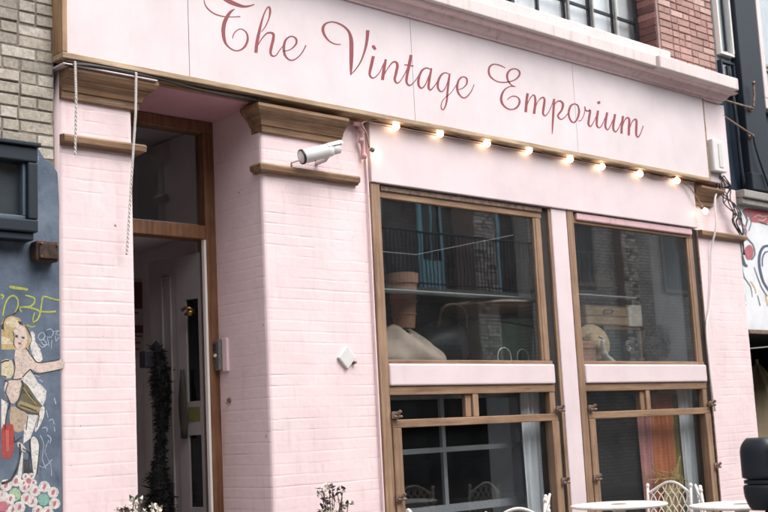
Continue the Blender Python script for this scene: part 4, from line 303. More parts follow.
MARKS_RIGHT=[('navy',[11.803,3.254,11.802,3.23,11.74,3.249,11.744,3.222,11.672,3.235,11.699,3.212,11.617,3.202,11.663,3.19,11.577,3.162,11.629,3.156,11.547,3.113,11.602,3.112,11.529,3.058,11.586,3.062,11.527,2.999,11.583,3.006,11.536,2.939,11.592,2.948,11.556,2.878,11.609,2.889,11.589,2.822,11.637,2.835,11.637,2.777,11.68,2.793,11.69,2.737,11.73,2.753]),('navy',[11.792,3.185,11.79,3.173,11.745,3.182,11.747,3.169,11.694,3.17,11.712,3.16,11.651,3.137,11.677,3.132,11.62,3.095,11.647,3.094,11.609,3.05,11.635,3.051,11.606,3.004,11.629,3.006]),('grey',[11.162,3.598,11.189,3.605,11.191,3.542,11.22,3.551,11.221,3.485,11.253,3.495,11.267,3.424,11.296,3.432,11.296,3.363,11.323,3.366,11.263,3.304,11.291,3.302,11.218,3.243,11.25,3.243,11.208,3.18,11.241,3.183,11.211,3.124,11.244,3.129,11.224,3.084,11.254,3.09,11.242,3.05,11.268,3.056]),('grey',[11.306,3.58,11.336,3.591,11.353,3.532,11.387,3.544,11.38,3.487,11.419,3.492,11.351,3.435,11.381,3.433,11.313,3.381,11.34,3.381,11.311,3.332,11.344,3.339,11.335,3.288,11.369,3.302,11.393,3.256,11.423,3.271,11.448,3.225,11.479,3.235,11.471,3.177,11.504,3.183,11.47,3.129,11.503,3.129,11.44,3.097,11.465,3.09,11.396,3.066,11.416,3.059]),('grey',[11.433,3.578,11.454,3.585,11.46,3.539,11.482,3.545,11.472,3.496,11.495,3.498,11.442,3.437,11.463,3.436,11.396,3.373,11.417,3.372]),('moss',[11.207,3.555,11.266,3.571,11.233,3.507,11.284,3.521,11.254,3.473,11.297,3.485,11.291,3.49,11.258,3.483,11.278,3.51,11.256,3.505]),('moss',[11.177,3.089,11.241,3.103,11.191,3.042,11.263,3.059,11.213,3.0,11.283,3.024,11.257,2.982,11.299,3.01,11.3,2.978,11.322,2.996]),('grey',[11.167,2.987,11.201,2.994,11.188,2.921,11.219,2.928,11.217,2.86,11.244,2.868,11.275,2.815,11.296,2.823,11.326,2.774,11.347,2.779,11.341,2.722,11.359,2.724,11.345,2.666,11.359,2.667]),('pink2',[11.298,3.434,11.32,3.442,11.331,3.399,11.354,3.407,11.352,3.367,11.377,3.371,11.34,3.339,11.363,3.337,11.317,3.309,11.337,3.307]),('pink2',[11.315,3.159,11.342,3.166,11.329,3.13,11.358,3.138,11.343,3.102,11.375,3.11]),('ochre',[11.334,2.828,11.359,2.837,11.375,2.792,11.401,2.801,11.408,2.758,11.435,2.765,11.417,2.732,11.442,2.735,11.418,2.706,11.44,2.707]),('ochre',[11.607,2.694,11.639,2.698,11.62,2.638,11.652,2.643,11.633,2.582,11.666,2.587]),('grey',[11.452,2.688,11.47,2.691,11.468,2.633,11.488,2.636,11.484,2.577,11.505,2.581]),('grey',[11.436,2.985,11.453,2.989,11.485,2.878,11.509,2.883,11.536,2.783,11.564,2.79,11.59,2.726,11.617,2.736,11.645,2.683,11.67,2.693]),('red',[11.177,2.686,11.208,2.689,11.178,2.656,11.212,2.66,11.179,2.631,11.214,2.634,11.185,2.617,11.212,2.62,11.191,2.608,11.208,2.61]),('red',[11.178,2.581,11.205,2.585,11.18,2.573,11.207,2.578,11.182,2.566,11.21,2.571]),('cream',[11.55,3.528,11.541,3.535,11.596,3.55,11.586,3.558,11.635,3.563,11.637,3.575,11.669,3.557,11.682,3.569,11.714,3.548,11.721,3.56,11.773,3.555,11.773,3.567,11.833,3.566,11.831,3.577]),('cream',[11.622,3.512,11.631,3.521,11.663,3.504,11.672,3.515,11.71,3.503,11.709,3.514,11.76,3.52,11.75,3.528,11.807,3.543,11.797,3.549]),('ink',[11.645,3.483,11.654,3.494,11.727,3.474,11.736,3.486,11.808,3.465,11.819,3.479])]
# ---------------------------------------------------------------- materials
M = {}
M['pink'] = paint('pink_masonry_paint', '#ead3d5', dirt='#ad8f8a', amount=.34, chips=.12, rough=.62)
M['pink_board'] = paint('pale_pink_gloss', '#dfced1', dirt='#b09b9a', amount=.16, rough=.42)
M['pink_sign'] = paint('sign_pink', '#dccfd1', dirt='#b39f9d', amount=.18, rough=.45, bump=.06)
M['pink_cornice'] = paint('cornice_pink', '#e6cbcd', dirt='#94796b', amount=.9, rough=.6)
M['white_stone'] = paint('white_stone_paint', '#d6c9c7', dirt='#8d7b70', amount=.55, rough=.7)
M['white'] = paint('white_paint', '#e9e6e1', dirt='#a59a8c', amount=.25, rough=.4)
M['wood_x'] = wood('varnished_wood_rail', '#9a7c63', '#765b47', 'x')
M['wood_z'] = wood('varnished_wood_post', '#9e816a', '#7c614e', 'z')
M['wood_cap'] = wood('capital_wood', '#937459', '#5c4433', 'x', wear=.25)
M['wood_sign'] = wood('sign_frame_wood', '#bda488', '#8b6f55', 'x')
M['wood_door'] = wood('door_frame_wood', '#7f5a40', '#573b28', 'z', rough=.4, wear=.1)
M['wood_pale'] = wood('soffit_board', '#b98d62', '#805a38', 'x')
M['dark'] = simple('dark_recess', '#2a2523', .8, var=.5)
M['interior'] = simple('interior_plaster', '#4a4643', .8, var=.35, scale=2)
M['lobby'] = simple('lobby_grey_paint', '#c9c3c3', .6, var=.1, scale=3)
M['shelf'] = simple('shelf_wood', '#6b5b4d', .6, var=.4, stretch=(1, 20, 20))
M['glass'] = glass('shop_glass', ior=2.6, haze=.017)
M['glass_low'] = glass('lower_shop_glass', ior=1.45, haze=.008)
M['glass_up'] = glass('upper_glass', ior=1.6, tint=(.93, .95, .96, 1), haze=.10)
M['black_metal'] = simple('black_iron', '#23242a', .5, .2, var=.4)
M['iron'] = simple('rusty_iron', '#8d7668', .7, .1, var=.4, scale=30, dark='#55413a')
M['rust'] = simple('rust_box', '#4a352c', .85, .1, var=.6, scale=24, dark='#1c1512', bump=.5)
M['galv'] = simple('grey_metal', '#8d8a86', .42, .5, var=.3, scale=25)
M['letter'] = simple('letter_paint', '#8c3f45', .5, var=.18, scale=12)
M['rope'] = simple('white_rope', '#ded8d2', .8, var=.2, scale=60)
M['cable'] = simple('dark_cable', '#3b3a38', .6)
M['cable_white'] = simple('white_cable', '#e3dcdc', .5, var=.1)
M['bulb'] = emit('lit_bulb', (1, .76, .5, 1), 4)
M['small_bulb'] = emit('small_lit_bulb', (1, .62, .3, 1), 60)
M['plastic_white'] = simple('white_plastic', '#d6d4d2', .4, var=.08, bump=.02)
M['lens'] = simple('lens_black', '#101114', .15)
M['render_blue'] = None
M['brick_yellow'] = tinted('yellow_stock_brick', [(0, '#968f84'), (.3, '#aca497'), (.7, '#b9b1a5'), (1, '#c6bfb4')], soot='#7d756c')
M['mortar'] = simple('old_mortar', '#867c72', .9, var=.5, scale=30, bump=.5)
M['brick_red'] = tinted('red_brick', [(0, '#a08078'), (.4, '#b28e86'), (.8, '#bd9990'), (1, '#c8aaa0')], soot='#a38a84')
M['brick_quoin'] = tinted('quoin_brick', [(0, '#6b4f4d'), (.5, '#8e625d'), (1, '#a3766f')])
M['mortar_pink'] = simple('pale_mortar', '#9f8a82', .9, var=.3, scale=30, bump=.4)
M['navy'] = paint('navy_paint', '#1f2c3a', dirt='#10161e', amount=.8, rough=.5)
M['navy_black'] = paint('navy_black_gloss', '#15202c', dirt='#0a0e14', amount=.6, rough=.6)
M['asphalt'] = simple('asphalt', '#3f3e3f', .9, var=.3, scale=40, bump=.5)
M['paving'] = None
M['stone'] = simple('grey_stone', '#96928d', .8, var=.3, scale=14, bump=.3)
M['cloth_orange'] = simple('orange_cloth', '#bd6c42', .85, var=.22, scale=9)
M['cloth_pink'] = simple('dusty_pink_cloth', '#bb807b', .85, var=.25, scale=6)
M['cloth_olive'] = simple('olive_cloth', '#93803c', .85, var=.35, scale=7)
M['curtain'] = simple('pale_curtain', '#dfe3e8', .85, var=.12, scale=8, stretch=(6, 6, .4))
M['board_black'] = simple('black_board', '#141416', .55, var=.3)
M['dry'] = simple('dry_branch', '#b09c62', .8)
M['felt'] = simple('beige_felt', '#d6c2b2', .9, var=.25, scale=8)
M['terracotta'] = simple('terracotta', '#b98a72', .8, var=.35, scale=10)
M['green_enamel'] = simple('green_enamel', '#86a896', .35, var=.3, scale=5)
M['brown'] = simple('brown_leather', '#8d7460', .6, var=.35, scale=8)
M['cream'] = simple('cream_box', '#e2dacb', .6, var=.15)
M['trunk_green'] = simple('trunk_green', '#3f4f52', .5, var=.3)
M['straw'] = simple('straw', '#cdb491', .8, var=.3, scale=40)
M['ceramic'] = simple('white_ceramic', '#d8d5cc', .25, var=.05)
M['leaf'] = simple('leaf', '#5b6650', .6, var=.45, scale=50)
M['leaf_dark'] = simple('leaf_dark', '#3e3a36', .7, var=.5, scale=50)
M['petal'] = simple('petal', '#e6dfd2', .7, var=.1, scale=30)
M['petal_pink'] = simple('petal_pink', '#a06a72', .7, var=.2, scale=30)
M['stem'] = simple('plant_stem', '#6a5a4a', .8)
M['pot'] = simple('clay_pot', '#8a5a45', .8, var=.3)
M['chair'] = paint('white_chair_enamel', '#e6e0da', dirt='#8c7a6a', amount=.4, rough=.4)
M['van'] = simple('white_van_paint', '#dfe0e2', .25, var=.04, bump=0)
M['van_trim'] = simple('black_trim_plastic', '#1b212b', .45, var=.2, scale=50, bump=.12)
M['van_glass'] = simple('van_glass', '#0d1216', .08)
M['tyre'] = simple('tyre', '#18181a', .85)
M['feather'] = simple('black_feather', '#0d0c0d', .95)
M['brass'] = simple('brass', '#94763f', .3, .9, var=.2)
M['paper'] = simple('poster_paper', '#b5adaa', .8, var=.15)
M['paper_dark'] = simple('poster_print', '#6a4240', .8)
M['teal'] = simple('teal_joinery', '#a6d6e2', .5, var=.2)
M['stone_rough'] = tinted('rough_brick_pier', [(0, '#8d837e'), (.4, '#c4b8b0'), (.8, '#e4d8cf'), (1, '#f0e8e0')])
M['canvas'] = simple('tan_canvas', '#a8977a', .85, var=.15, scale=5)

def attr_col(name, rough=.8):
    m = NT(name); at = m.new('Attribute', attribute_name='col')
    a = m.mix(m.ramp(m.noise(30, 5, .7), [(.35, (.35,)*3+(1,)), (.6, B0)]), at.outputs['Color'], lin('#6f6a66'))
    a = m.mix(m.ramp(m.noise(55, 7, .82), [(.52, B0), (.62, (.8,)*3+(1,))]), a, lin('#566170'))     # flaked off, the wall shows
    m.base(a); m.set(Roughness=rough); m.bump(m.noise(30, 6, .7), .4, .006); return m.m
M['mural_paint'] = attr_col('mural_paint')
def build_render_blue():
    m = NT('blue_grey_render'); a = m.ramp(m.noise(3.2, 6, .7), [(.25, lin('#3c4858')), (.5, lin('#566273')), (.75, lin('#737d8b'))])
    a = m.mix(m.ramp(m.noise(11, 6, .75, (1, 1, .35)), [(.56, B0), (.74, (.7,)*3+(1,))]), a, lin('#2b3542'))
    a = m.mix(m.ramp(m.noise(26, 4, .8), [(.70, B0), (.73, (.8,)*3+(1,))]), a, lin('#b7bcc2'))
    m.base(a); m.set(Roughness=.75); m.bump(m.noise(30, 6, .7), .4, .006); return m.m
M['render_blue'] = build_render_blue()
def build_white_wall():
    m = NT('white_mural_wall'); a = m.ramp(m.noise(4, 6, .7), [(.3, lin('#c9cbd0')), (.6, lin('#dcdde0'))])
    a = m.mix(m.ramp(m.noise(12, 5, .75), [(.6, B0), (.8, (.4,)*3+(1,))]), a, lin('#c3a9a0'))
    m.base(a); m.set(Roughness=.75); m.bump(m.noise(30, 6, .7), .3, .006); return m.m
M['white_wall'] = build_white_wall()
def build_paving():
    m = NT('paving_slabs'); br = m.new('TexBrick'); br.inputs['Scale'].default_value = 1; br.inputs['Brick Width'].default_value = .6; br.inputs['Row Height'].default_value = .45; br.inputs['Mortar Size'].default_value = .006
    br.inputs['Color1'].default_value = lin('#8f8a85'); br.inputs['Color2'].default_value = lin('#7c7874'); br.inputs['Mortar'].default_value = lin('#4a4744')
    m.l.new(m.pos(), br.inputs['Vector']); m.base(m.mix(m.ramp(m.noise(8, 5, .7), [(.4, B0), (.8, (.5,)*3+(1,))]), br.outputs['Color'], lin('#5b5854')))
    m.set(Roughness=.85); return m.m
M['paving'] = build_paving()
def build_brick_shader(name, c1, c2, mo, scale=1):
    """plain brickwork for the walls one only sees mirrored or past the frame"""
    m = NT(name); mp = m.new('Mapping'); mp.inputs['Rotation'].default_value = (R(90), 0, 0); m.l.new(m.pos(), mp.inputs['Vector'])
    br = m.new('TexBrick'); br.inputs['Scale'].default_value = 1; br.inputs['Brick Width'].default_value = .225; br.inputs['Row Height'].default_value = .075; br.inputs['Mortar Size'].default_value = .006
    br.inputs['Color1'].default_value = lin(c1); br.inputs['Color2'].default_value = lin(c2); br.inputs['Mortar'].default_value = lin(mo)
    m.l.new(mp.outputs[0], br.inputs['Vector'])
    m.base(m.mix(m.ramp(m.noise(1.5, 6, .7), [(.4, B0), (.75, (.6,)*3+(1,))]), br.outputs['Color'], lin('#2c2826'))); m.set(Roughness=.9)
    m.bump(br.outputs['Fac'], -.3, .006); return m.m
M['brick_opposite'] = build_brick_shader('opposite_brick', '#6a6060', '#7d706c', '#56514f')
M['brick_opposite_pale'] = build_brick_shader('opposite_pale_brick', '#b9b1ab', '#cbc3bc', '#5f5955')

PZ = .14        # pavement level; the road is 0
# ---------------------------------------------------------------- ground
def plane(name, mat, x0, x1, y0, y1, z):
    return structure(MB().add([(x0, y0, z), (x1, y0, z), (x1, y1, z), (x0, y1, z)], [(0, 1, 2, 3)]).build(name, mat))
plane('ground', M['asphalt'], -150, 170, -150, 150, -.02)
plane('road', M['asphalt'], -60, 80, -8.4, -3.2, -.012)
structure(MB().box(-60, 80, -3.08, .4, -.1, PZ).build('pavement', M['paving']))
structure(MB().box(-60, 80, -3.2, -3.082, -.1, PZ-.004).build('kerb', M['stone'], bevel=.012))
structure(MB().box(-60, 80, -9.9, -8.52, -.1, PZ).build('far_pavement', M['paving']))
structure(MB().box(-60, 80, -8.518, -8.4, -.1, PZ-.004).build('far_kerb', M['stone'], bevel=.012))

# ================================================================ the pink shop
shop = thing('shop_building', 'pink painted brick shopfront with wooden window frames and a recessed doorway', 'shop', (7.3, 0, PZ))
XL, XR = 3.445, 11.20
# pillars: brick core plus the thick uneven paint skin
mb = MB().box(3.445, 3.945, 0, .55, PZ, 3.79)
relief(mb, 3.445, 3.945, PZ, 3.79, FRONT, 11); relief(mb, 0, .55, PZ, 3.79, lambda u, v, w: (3.945+w, u, v), 12, du=.03)
mb.build('pillar', M['pink'], shop, smooth=True)
mb = MB().box(4.98, 5.965, 0, .75, PZ, 3.79)
relief(mb, 4.98, 5.965, PZ, 3.79, FRONT, 21); relief(mb, 0, .75, PZ, 3.79, lambda u, v, w: (4.98-w, u, v), 22)
mb.build('pillar', M['pink'], shop, smooth=True)
mb = MB().box(10.37, XR, 0, .5, PZ, 3.79)
relief(mb, 10.37, XR, PZ, 3.79, FRONT, 31); relief(mb, 0, .5, PZ, 3.79, lambda u, v, w: (XR+w, u, v), 32, du=.03)
mb.build('pillar', M['pink'], shop, smooth=True)
# wall behind the sign, up to the ledge
MB().box(XL, 10.95, .0, .55, 3.792, 5.0).build('wall', M['pink_board'], shop)
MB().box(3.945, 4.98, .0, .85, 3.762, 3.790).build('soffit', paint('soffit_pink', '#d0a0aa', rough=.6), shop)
# capitals and the bands under them
CAP = [(0, 0), (.026, 0), (.032, .004), (.034, .045), (.046, .050), (.050, .062), (.058, .082), (.076, .098), (.082, .102), (.084, .112), (.096, .118), (.112, .132), (.122, .150), (.126, .156), (.126, .178), (0, .178)]
BAND = [(0, 0), (.035, 0), (.045, .012), (.062, .018), (.066, .05), (.058, .062), (0, .068)]
def moulding(name, x0, x1, z0, prof, mat, left=0, right=0, sc=1.0):
    """profile (out, up) run along the front and returned round the ends by mitre; left/right = depth of the return"""
    ring = []
    mb_ = MB(); n = len(prof); stations = []
    if left: stations.append(lambda o, h: (x0-o, left, z0+h))
    stations.append(lambda o, h: (x0-(o if left else 0), -o, z0+h)); stations.append(lambda o, h: (x1+(o if right else 0), -o, z0+h))
    if right: stations.append(lambda o, h: (x1+o, right, z0+h))
    vs = [st(o*sc, h) for st in stations for o, h in prof]
    k = len(stations); fs = [(i*n+j, i*n+(j+1) % n, (i+1)*n+(j+1) % n, (i+1)*n+j) for i in range(k-1) for j in range(n)]
    fs += [tuple(range(n))[::-1], tuple((k-1)*n+j for j in range(n))]
    return mb_.add(vs, fs).build(name, mat, shop)
moulding('capital', 3.447, 3.955, 3.565, CAP, M['wood_cap'], right=.3)
moulding('capital', 5.0, 5.70, 3.562, CAP, M['wood_cap'], left=.09)
moulding('capital', 10.36, 10.66, 3.555, CAP, M['wood_cap'], right=-.001)
moulding('moulding_band', 3.447, 3.955, 3.275, BAND, M['wood_cap'], right=.12)
moulding('moulding_band', 4.985, 5.84, 3.272, BAND, M['wood_cap'], left=.06)
moulding('moulding_band', 10.40, 11.19, 3.236, BAND, M['wood_cap'], right=.14)
MB().box(3.40, 4.06, -.145, .1, 3.744, 3.752).build('capital_flashing', M['pink_board'], shop, bevel=.002)
# fascia board over the windows
MB().box(5.967, 10.345, -.05, .08, 3.312, 3.762).build('fascia_panel', M['pink_board'], shop, bevel=.006)
MB().box(5.967, 10.345, -.062, .0, 3.764, 3.772).build('fascia_lip', M['pink_board'], shop, bevel=.002)
MB().box(3.95, 10.9, -.012, .1, 3.7735, 3.7905).build('lamp_batten', M['wood_pale'], shop)
for x, z in ((5.9, 3.70), (5.93, 3.62), (5.88, 3.52)):
    pass
# cornice above the sign
CORN = [(0, 0), (.135, 0), (.14, .02), (.165, .03), (.185, .055), (.20, .075), (.245, .085), (.26, .10), (0, .10)]
moulding('cornice', 3.447, 10.74, 4.652, CORN, M['pink_cornice'], left=.3, right=.3)
MB().box(3.2, 9.49, -.30, .3, 4.756, 4.872).box(9.492, 10.89, -.335, .3, 4.742, 4.869).build('coping', M['white_stone'], shop, bevel=.012, seg=3)
MB().box(3.2, 9.90, -.20, .3, 4.874, 5.012).box(9.902, 10.05, -.19, .3, 4.872, 4.955).build('window_ledge', M['white_stone'], shop, bevel=.015, seg=3)
mb = MB().box(10.545, 10.965, -.10, -.002, 3.80, 4.65); mb.build('end_block', M['pink_board'], shop, bevel=.006)
# upper storey: brick pier and steel windows
mb = MB(); bricks(mb, 10.14, 11.15, 4.95, 8.0, front_at(.05), 5, jit=.003)
mb.build('brick_pier', M['brick_red'], shop, tint=True)
mb = MB(); bricks(mb, .07, .42, 4.95, 8.0, lambda u, v, w: (10.10-w, u, v), 6, header=.7)
mb.build('brick_reveal', M['brick_quoin'], shop, tint=True)
MB().box(10.112, 11.155, .062, .5, 4.9, 8.0).build('pier_core', M['mortar_pink'], shop)
MB().box(3.445, 10.11, .36, .40, 4.95, 8).build('upper_blind', simple('pale_blind', '#efecea', .9, var=.08, scale=3), shop)
for i, x0 in enumerate((4.0, 6.05, 8.1)):
    wf = MB(); x1 = x0+1.98; z0, z1 = 5.02, 7.4; y = .27
    wf.box(x0, x1, y, y+.06, z0, z0+.05).box(x0, x1, y, y+.06, z1-.05, z1).box(x0, x0+.045, y, y+.06, z0+.05, z1-.05).box(x1-.045, x1, y, y+.06, z0+.05, z1-.05)
    wf = wf.build('upper_window', M['black_metal'], shop)
    gb = MB()
    for k in (1, 2, 3, 4): gb.box(x0+k*.395-.013, x0+k*.395+.013, y+.01, y+.045, z0+.05, z1-.05)
    for z in (5.47, 5.92, 6.37, 6.85): gb.box(x0+.045, x1-.045, y+.012, y+.043, z-.012, z+.012)
    gb.build('glazing_bar', M['black_metal'], wf)
    MB().box(x0+.795, x0+1.58, y-.03, y, 5.06, 5.10).box(x0+.795, x0+.82, y-.03, y, 5.102, 5.9).box(x0+1.555, x0+1.58, y-.03, y, 5.102, 5.9).box(x0+1.18, x0+1.20, y-.03, y, 5.102, 5.9).build('casement', M['galv'], wf)
    MB().box(x0+.04, x1-.04, y+.022, y+.028, z0+.04, z1-.04).build('pane', M['glass_up'], wf)
MB().box(3.445, 3.99, .05, .5, 5.0, 8).build('upper_wall', M['mortar_pink'], shop)
MB().box(3.445, 10.11, .05, .6, 7.42, 8.6).build('upper_wall', M['mortar_pink'], shop)

# --- the two tall shop windows
def shop_window(x0, x1, xg1, blind):
    """upper light of one bay: wood frame with its pane; x0 glass left, xg1 glass right, x1 outer right"""
    z0, z1 = 1.985, 3.31
    f = MB().box(x0-.095, x0-.005, -.035, .05, .3, z1)            # left post runs down past the sill
    fr = f.build('window_post', M['wood_z'], shop, bevel=.006)
    w = MB().box(x0, x1, -.005, .04, z1-.10, z1-.035).box(x0, x1, -.02, .04, z0-.028, z0).box(x0-.004, x0+.018, .004, .03, z0, z1-.10)
    w = w.build('window', M['wood_x'], shop, bevel=.005)
    MB().box(xg1, xg1+.028, .0, .03, z0+.001, z1-.101).box(xg1+.0285, xg1+.098, -.004, .035, z0+.001, z1-.101).build('stile', M['wood_z'], w, bevel=.005)
    MB().box(x0+.0, xg1+.01, .016, .022, z0-.01, z1-.09).build('pane', M['glass'], w)
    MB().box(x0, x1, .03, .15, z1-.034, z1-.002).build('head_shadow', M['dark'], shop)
    if blind: MB().box(x0+.05, x1-.02, -.03, .03, 3.238, 3.302).build('blind_box', paint('blind_pink', '#d5b0b4', dirt='#7d6058', amount=.6), shop, bevel=.01)
    else: MB().box(x0+.02, x1, -.02, .03, 3.262, 3.305).build('blind_box', M['iron'], shop, bevel=.006)
    # dark strip paints the shade of the old shutter slot, then the pink band under the upper light
    MB().box(xg1+.099, x1+.073, -.0015, .16, .3, z1-.002).build('shutter_slot_shade', M['dark'], shop)
    MB().box(x0-.002, x1-.004, -.045, .14, 1.790, 1.955).build('sill_band', M['pink_board'], shop, bevel=.014, seg=3)
    MB().box(x0, x1, -.01, .12, 1.956, 1.958).build('sill_line', M['dark'], shop)
    # lower sash: two small lights over one big pane
    xm = x0+(x1-x0)*.435
    l = MB().box(x0, x1, -.025, .04, 1.722, 1.786).box(x0, x1, -.04, .04, 1.482, 1.542).box(x0+.086, x1-.091, -.03, .04, .45, .56)
    l = l.build('lower_window', M['wood_x'], shop, bevel=.005)
    MB().box(xm, xm+.065, .0, .04, 1.543, 1.721).box(xm+.066, xm+.13, -.02, .035, 1.543, 1.721).build('muntin', M['wood_z'], l, bevel=.005)
    MB().box(x1-.07, x1, -.02, .035, 1.543, 1.721).build('muntin', M['wood_z'], l, bevel=.005)
    MB().box(x0, x0+.085, -.045, .035, .45, 1.481).build('stile', M['wood_z'], l, bevel=.005)
    MB().box(x1-.09, x1, -.045, .035, .45, 1.481).build('stile', M['wood_z'], l, bevel=.005)
    MB().box(x0+.07, x1-.07, .012, .018, .55, 1.49).build('pane', M['glass_low'], l)
    MB().box(x0+.0, xm+.01, .012, .018, 1.535, 1.73).build('pane', M['glass_low'], l)
    MB().box(xm+.12, x1-.06, .012, .018, 1.535, 1.73).build('pane', M['glass_low'], l)
    for hx in (x0+.02, x1+.0):                                     # iron hooks that once held the shutters
        for hz in (1.575, .98):
            h = MB().tube([(hx, .0, hz), (hx, -.075, hz+.005), (hx+.015, -.10, hz+.03)], .013, 6).box(hx-.03, hx+.03, -.055, -.044, hz-.028, hz+.028)
            h.tube([(hx-.03, -.07, hz-.01), (hx+.045, -.075, hz-.012)], .011, 6).build('shutter_hook', M['iron'], l)
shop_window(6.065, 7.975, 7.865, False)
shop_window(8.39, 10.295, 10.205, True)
MB().box(8.052, 8.082, -.02, .2, .3, 3.31).build('mullion_edge', M['wood_z'], shop, bevel=.004)
MB().box(8.084, 8.292, -.03, .2, .3, 3.31).build('mullion', M['pink_board'], shop, bevel=.008)
MB().box(5.97, 10.37, -.06, .2, PZ, .448).build('stall_riser', M['pink_board'], shop, bevel=.006)
MB().box(10.37-.002, 10.385, -.02, .05, .3, 3.3).build('frame_edge', M['iron'], shop)

# --- recessed doorway
yd = .56
d = MB().box(3.95, 4.978, yd, yd+.11, 3.672, 3.760).box(3.95, 4.06, yd, yd+.11, PZ, 3.671).box(4.885, 4.978, yd, yd+.11, PZ, 3.671).box(4.061, 4.884, yd-.012, yd+.11, 2.885, 2.985)
df = d.build('door_frame', M['wood_door'], shop, bevel=.007)
MB().box(4.055, 4.89, yd+.05, yd+.056, 2.98, 3.68).build('transom_pane', M['glass_low'], df)
MB().box(4.865, 4.884, yd+.0, yd+.03, PZ, 2.884).build('weather_strip', M['white'], df)
HX, HY = 4.868, .63; DX, DY = -.204, .979
def leaf(s, w, z): return (HX+DX*s+DY*w, HY+DY*s-DX*w, z)         # along the open leaf, off its street face
def leafbox(mb, s0, s1, w0, w1, z0, z1):
    vs = [leaf(s, w, z) for z in (z0, z1) for w in (w0, w1) for s in (s0, s1)]
    return mb.add(vs, [(0, 2, 3, 1), (4, 5, 7, 6), (0, 1, 5, 4), (2, 6, 7, 3), (0, 4, 6, 2), (1, 3, 7, 5)])
mb = MB()
for a, b, z0, z1 in ((0, .025, .2, 2.80), (.145, .24, .2, 2.80), (.0251, .1449, 2.47, 2.80), (.0251, .1449, 1.50, 1.74), (.0251, .1449, .2, 1.0)):
    leafbox(mb, a, b, 0, .045, z0, z1)
leafbox(mb, .2402, .52, .006, .045, .2, 2.80); leafbox(mb, .285, .30, -.012, .005, .2, 2.66); leafbox(mb, .37, .385, -.012, .005, .2, 2.66); leafbox(mb, .30, .37, -.012, .005, 2.645, 2.66)
door = mb.build('door', paint('door_grey_white', '#857f80', dirt='#6d6666', amount=.3), shop, bevel=.003)
mb = leafbox(MB(), .02, .15, .018, .026, 1.73, 2.48); leafbox(mb, .02, .15, .018, .026, .99, 1.51)
mb.build('pane', simple('door_dark_glass', '#0c0d0f', .15), door)
leafbox(MB(), .03, .14, -.004, .014, 1.60, 1.70).build('letter_plate', simple('olive_plate', '#5f5a30', .5), door)
mb = MB(); mb.tube([leaf(.06, -.0, 2.38), leaf(.06, -.05, 2.40), leaf(.10, -.055, 2.405), leaf(.13, -.05, 2.39)], .012, 8); mb.tube([leaf(.10, -.05, 2.36), leaf(.04, -.05, 2.355)], .012, 8); mb.lathe([(.0, -.012), (.026, -.01), (.026, .01), (0, .012)], leaf(.06, -.045, 2.37), 12)
mb.build('handle', M['brass'], door, smooth=True)
# lobby behind the door
lw = MB().box(4.985, 5.05, .76, 1.6, PZ, 3.76).box(3.90, 5.055, 1.6, 1.68, PZ, 3.76).box(3.85, 3.90, .56, 1.68, PZ, 3.76).box(4.06, 4.98, .70, 1.59, 2.955, 3.02)
lw.build('lobby_wall', M['lobby'], shop)
MB().box(3.90, 7.0, .70, 2.2, PZ, PZ+.012).build('lobby_floor', M['interior'], shop)
MB().box(3.90, 7.0, .851, 2.2, 3.77, 3.80).build('lobby_ceiling', M['lobby'], shop)
# shop interior
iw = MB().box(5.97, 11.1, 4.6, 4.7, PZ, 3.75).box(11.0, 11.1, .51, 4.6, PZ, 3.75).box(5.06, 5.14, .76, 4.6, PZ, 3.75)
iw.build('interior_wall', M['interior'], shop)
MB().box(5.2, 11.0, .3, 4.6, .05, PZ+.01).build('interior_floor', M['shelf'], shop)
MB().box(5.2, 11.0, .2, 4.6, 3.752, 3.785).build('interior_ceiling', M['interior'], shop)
MB().box(6.0, 10.36, .17, .95, 1.90, 1.962).build('display_shelf', M['shelf'], shop, bevel=.004)
MB().box(8.06, 8.30, .22, .34, PZ, 3.7).build('inner_post', M['lobby'], shop)
# inner secondary glazing bars of the left lower window
g = MB().box(6.1, 7.9, .33, .37, 1.275, 1.315).box(6.955, 6.995, .335, .365, .3, 1.274).box(6.955, 6.995, .335, .365, 1.316, 1.74).box(6.1, 7.9, .32, .38, .80, .86).box(7.86, 7.94, .3, .40, .862, 1.274).box(7.86, 7.94, .3, .4, 1.316, 1.8).box(6.1, 7.9, .32, .38, 1.70, 1.73)
g.build('inner_glazing_bar', simple('grey_bar_paint', '#8f9297', .5, var=.15), shop)
rvm = simple('pale_blue_reveal', '#d3dee6', .6, var=.12, stretch=(1, 1, .4), scale=6)
for q in ((7.96, 8.055, .17, .75, .3, 1.88), (10.30, 10.365, .17, .55, .3, 1.88), (10.30, 10.365, .17, .5, 1.97, 3.3)): MB().box(*q).build('window_reveal', rvm, shop)

# ================================================================ the signboard
sign = thing('shop_sign', 'long pale pink signboard lettered The Vintage Emporium in red script', 'sign', (6.97, -.06, 3.79))
xs = [3.435, 4.3225, 6.391, 8.414, 10.528]
for a, b in zip(xs[:-1], xs[1:]): MB().box(a+.0022, b-.0022, -.12, -.004, 3.824, 4.65).build('panel', M['pink_sign'], sign, bevel=.0015)
MB().box(3.44, 10.5, -.10, -.03, 3.83, 4.64).build('backing', M['dark'], sign)
fb = MB().box(3.400, 10.53, -.138, -.004, 3.786, 3.8225); fb.build('bottom_frame', M['wood_sign'], sign, bevel=.004)
MB().box(3.400, 3.4335, -.138, -.004, 3.8235, 4.65).build('side_frame', wood('sign_side_wood', '#b08d6b', '#7a5b41', 'z'), sign, bevel=.004)
MB().box(10.5295, 10.543, -.126, -.004, 3.7865, 4.65).build('side_frame', M['wood_sign'], sign, bevel=.003)
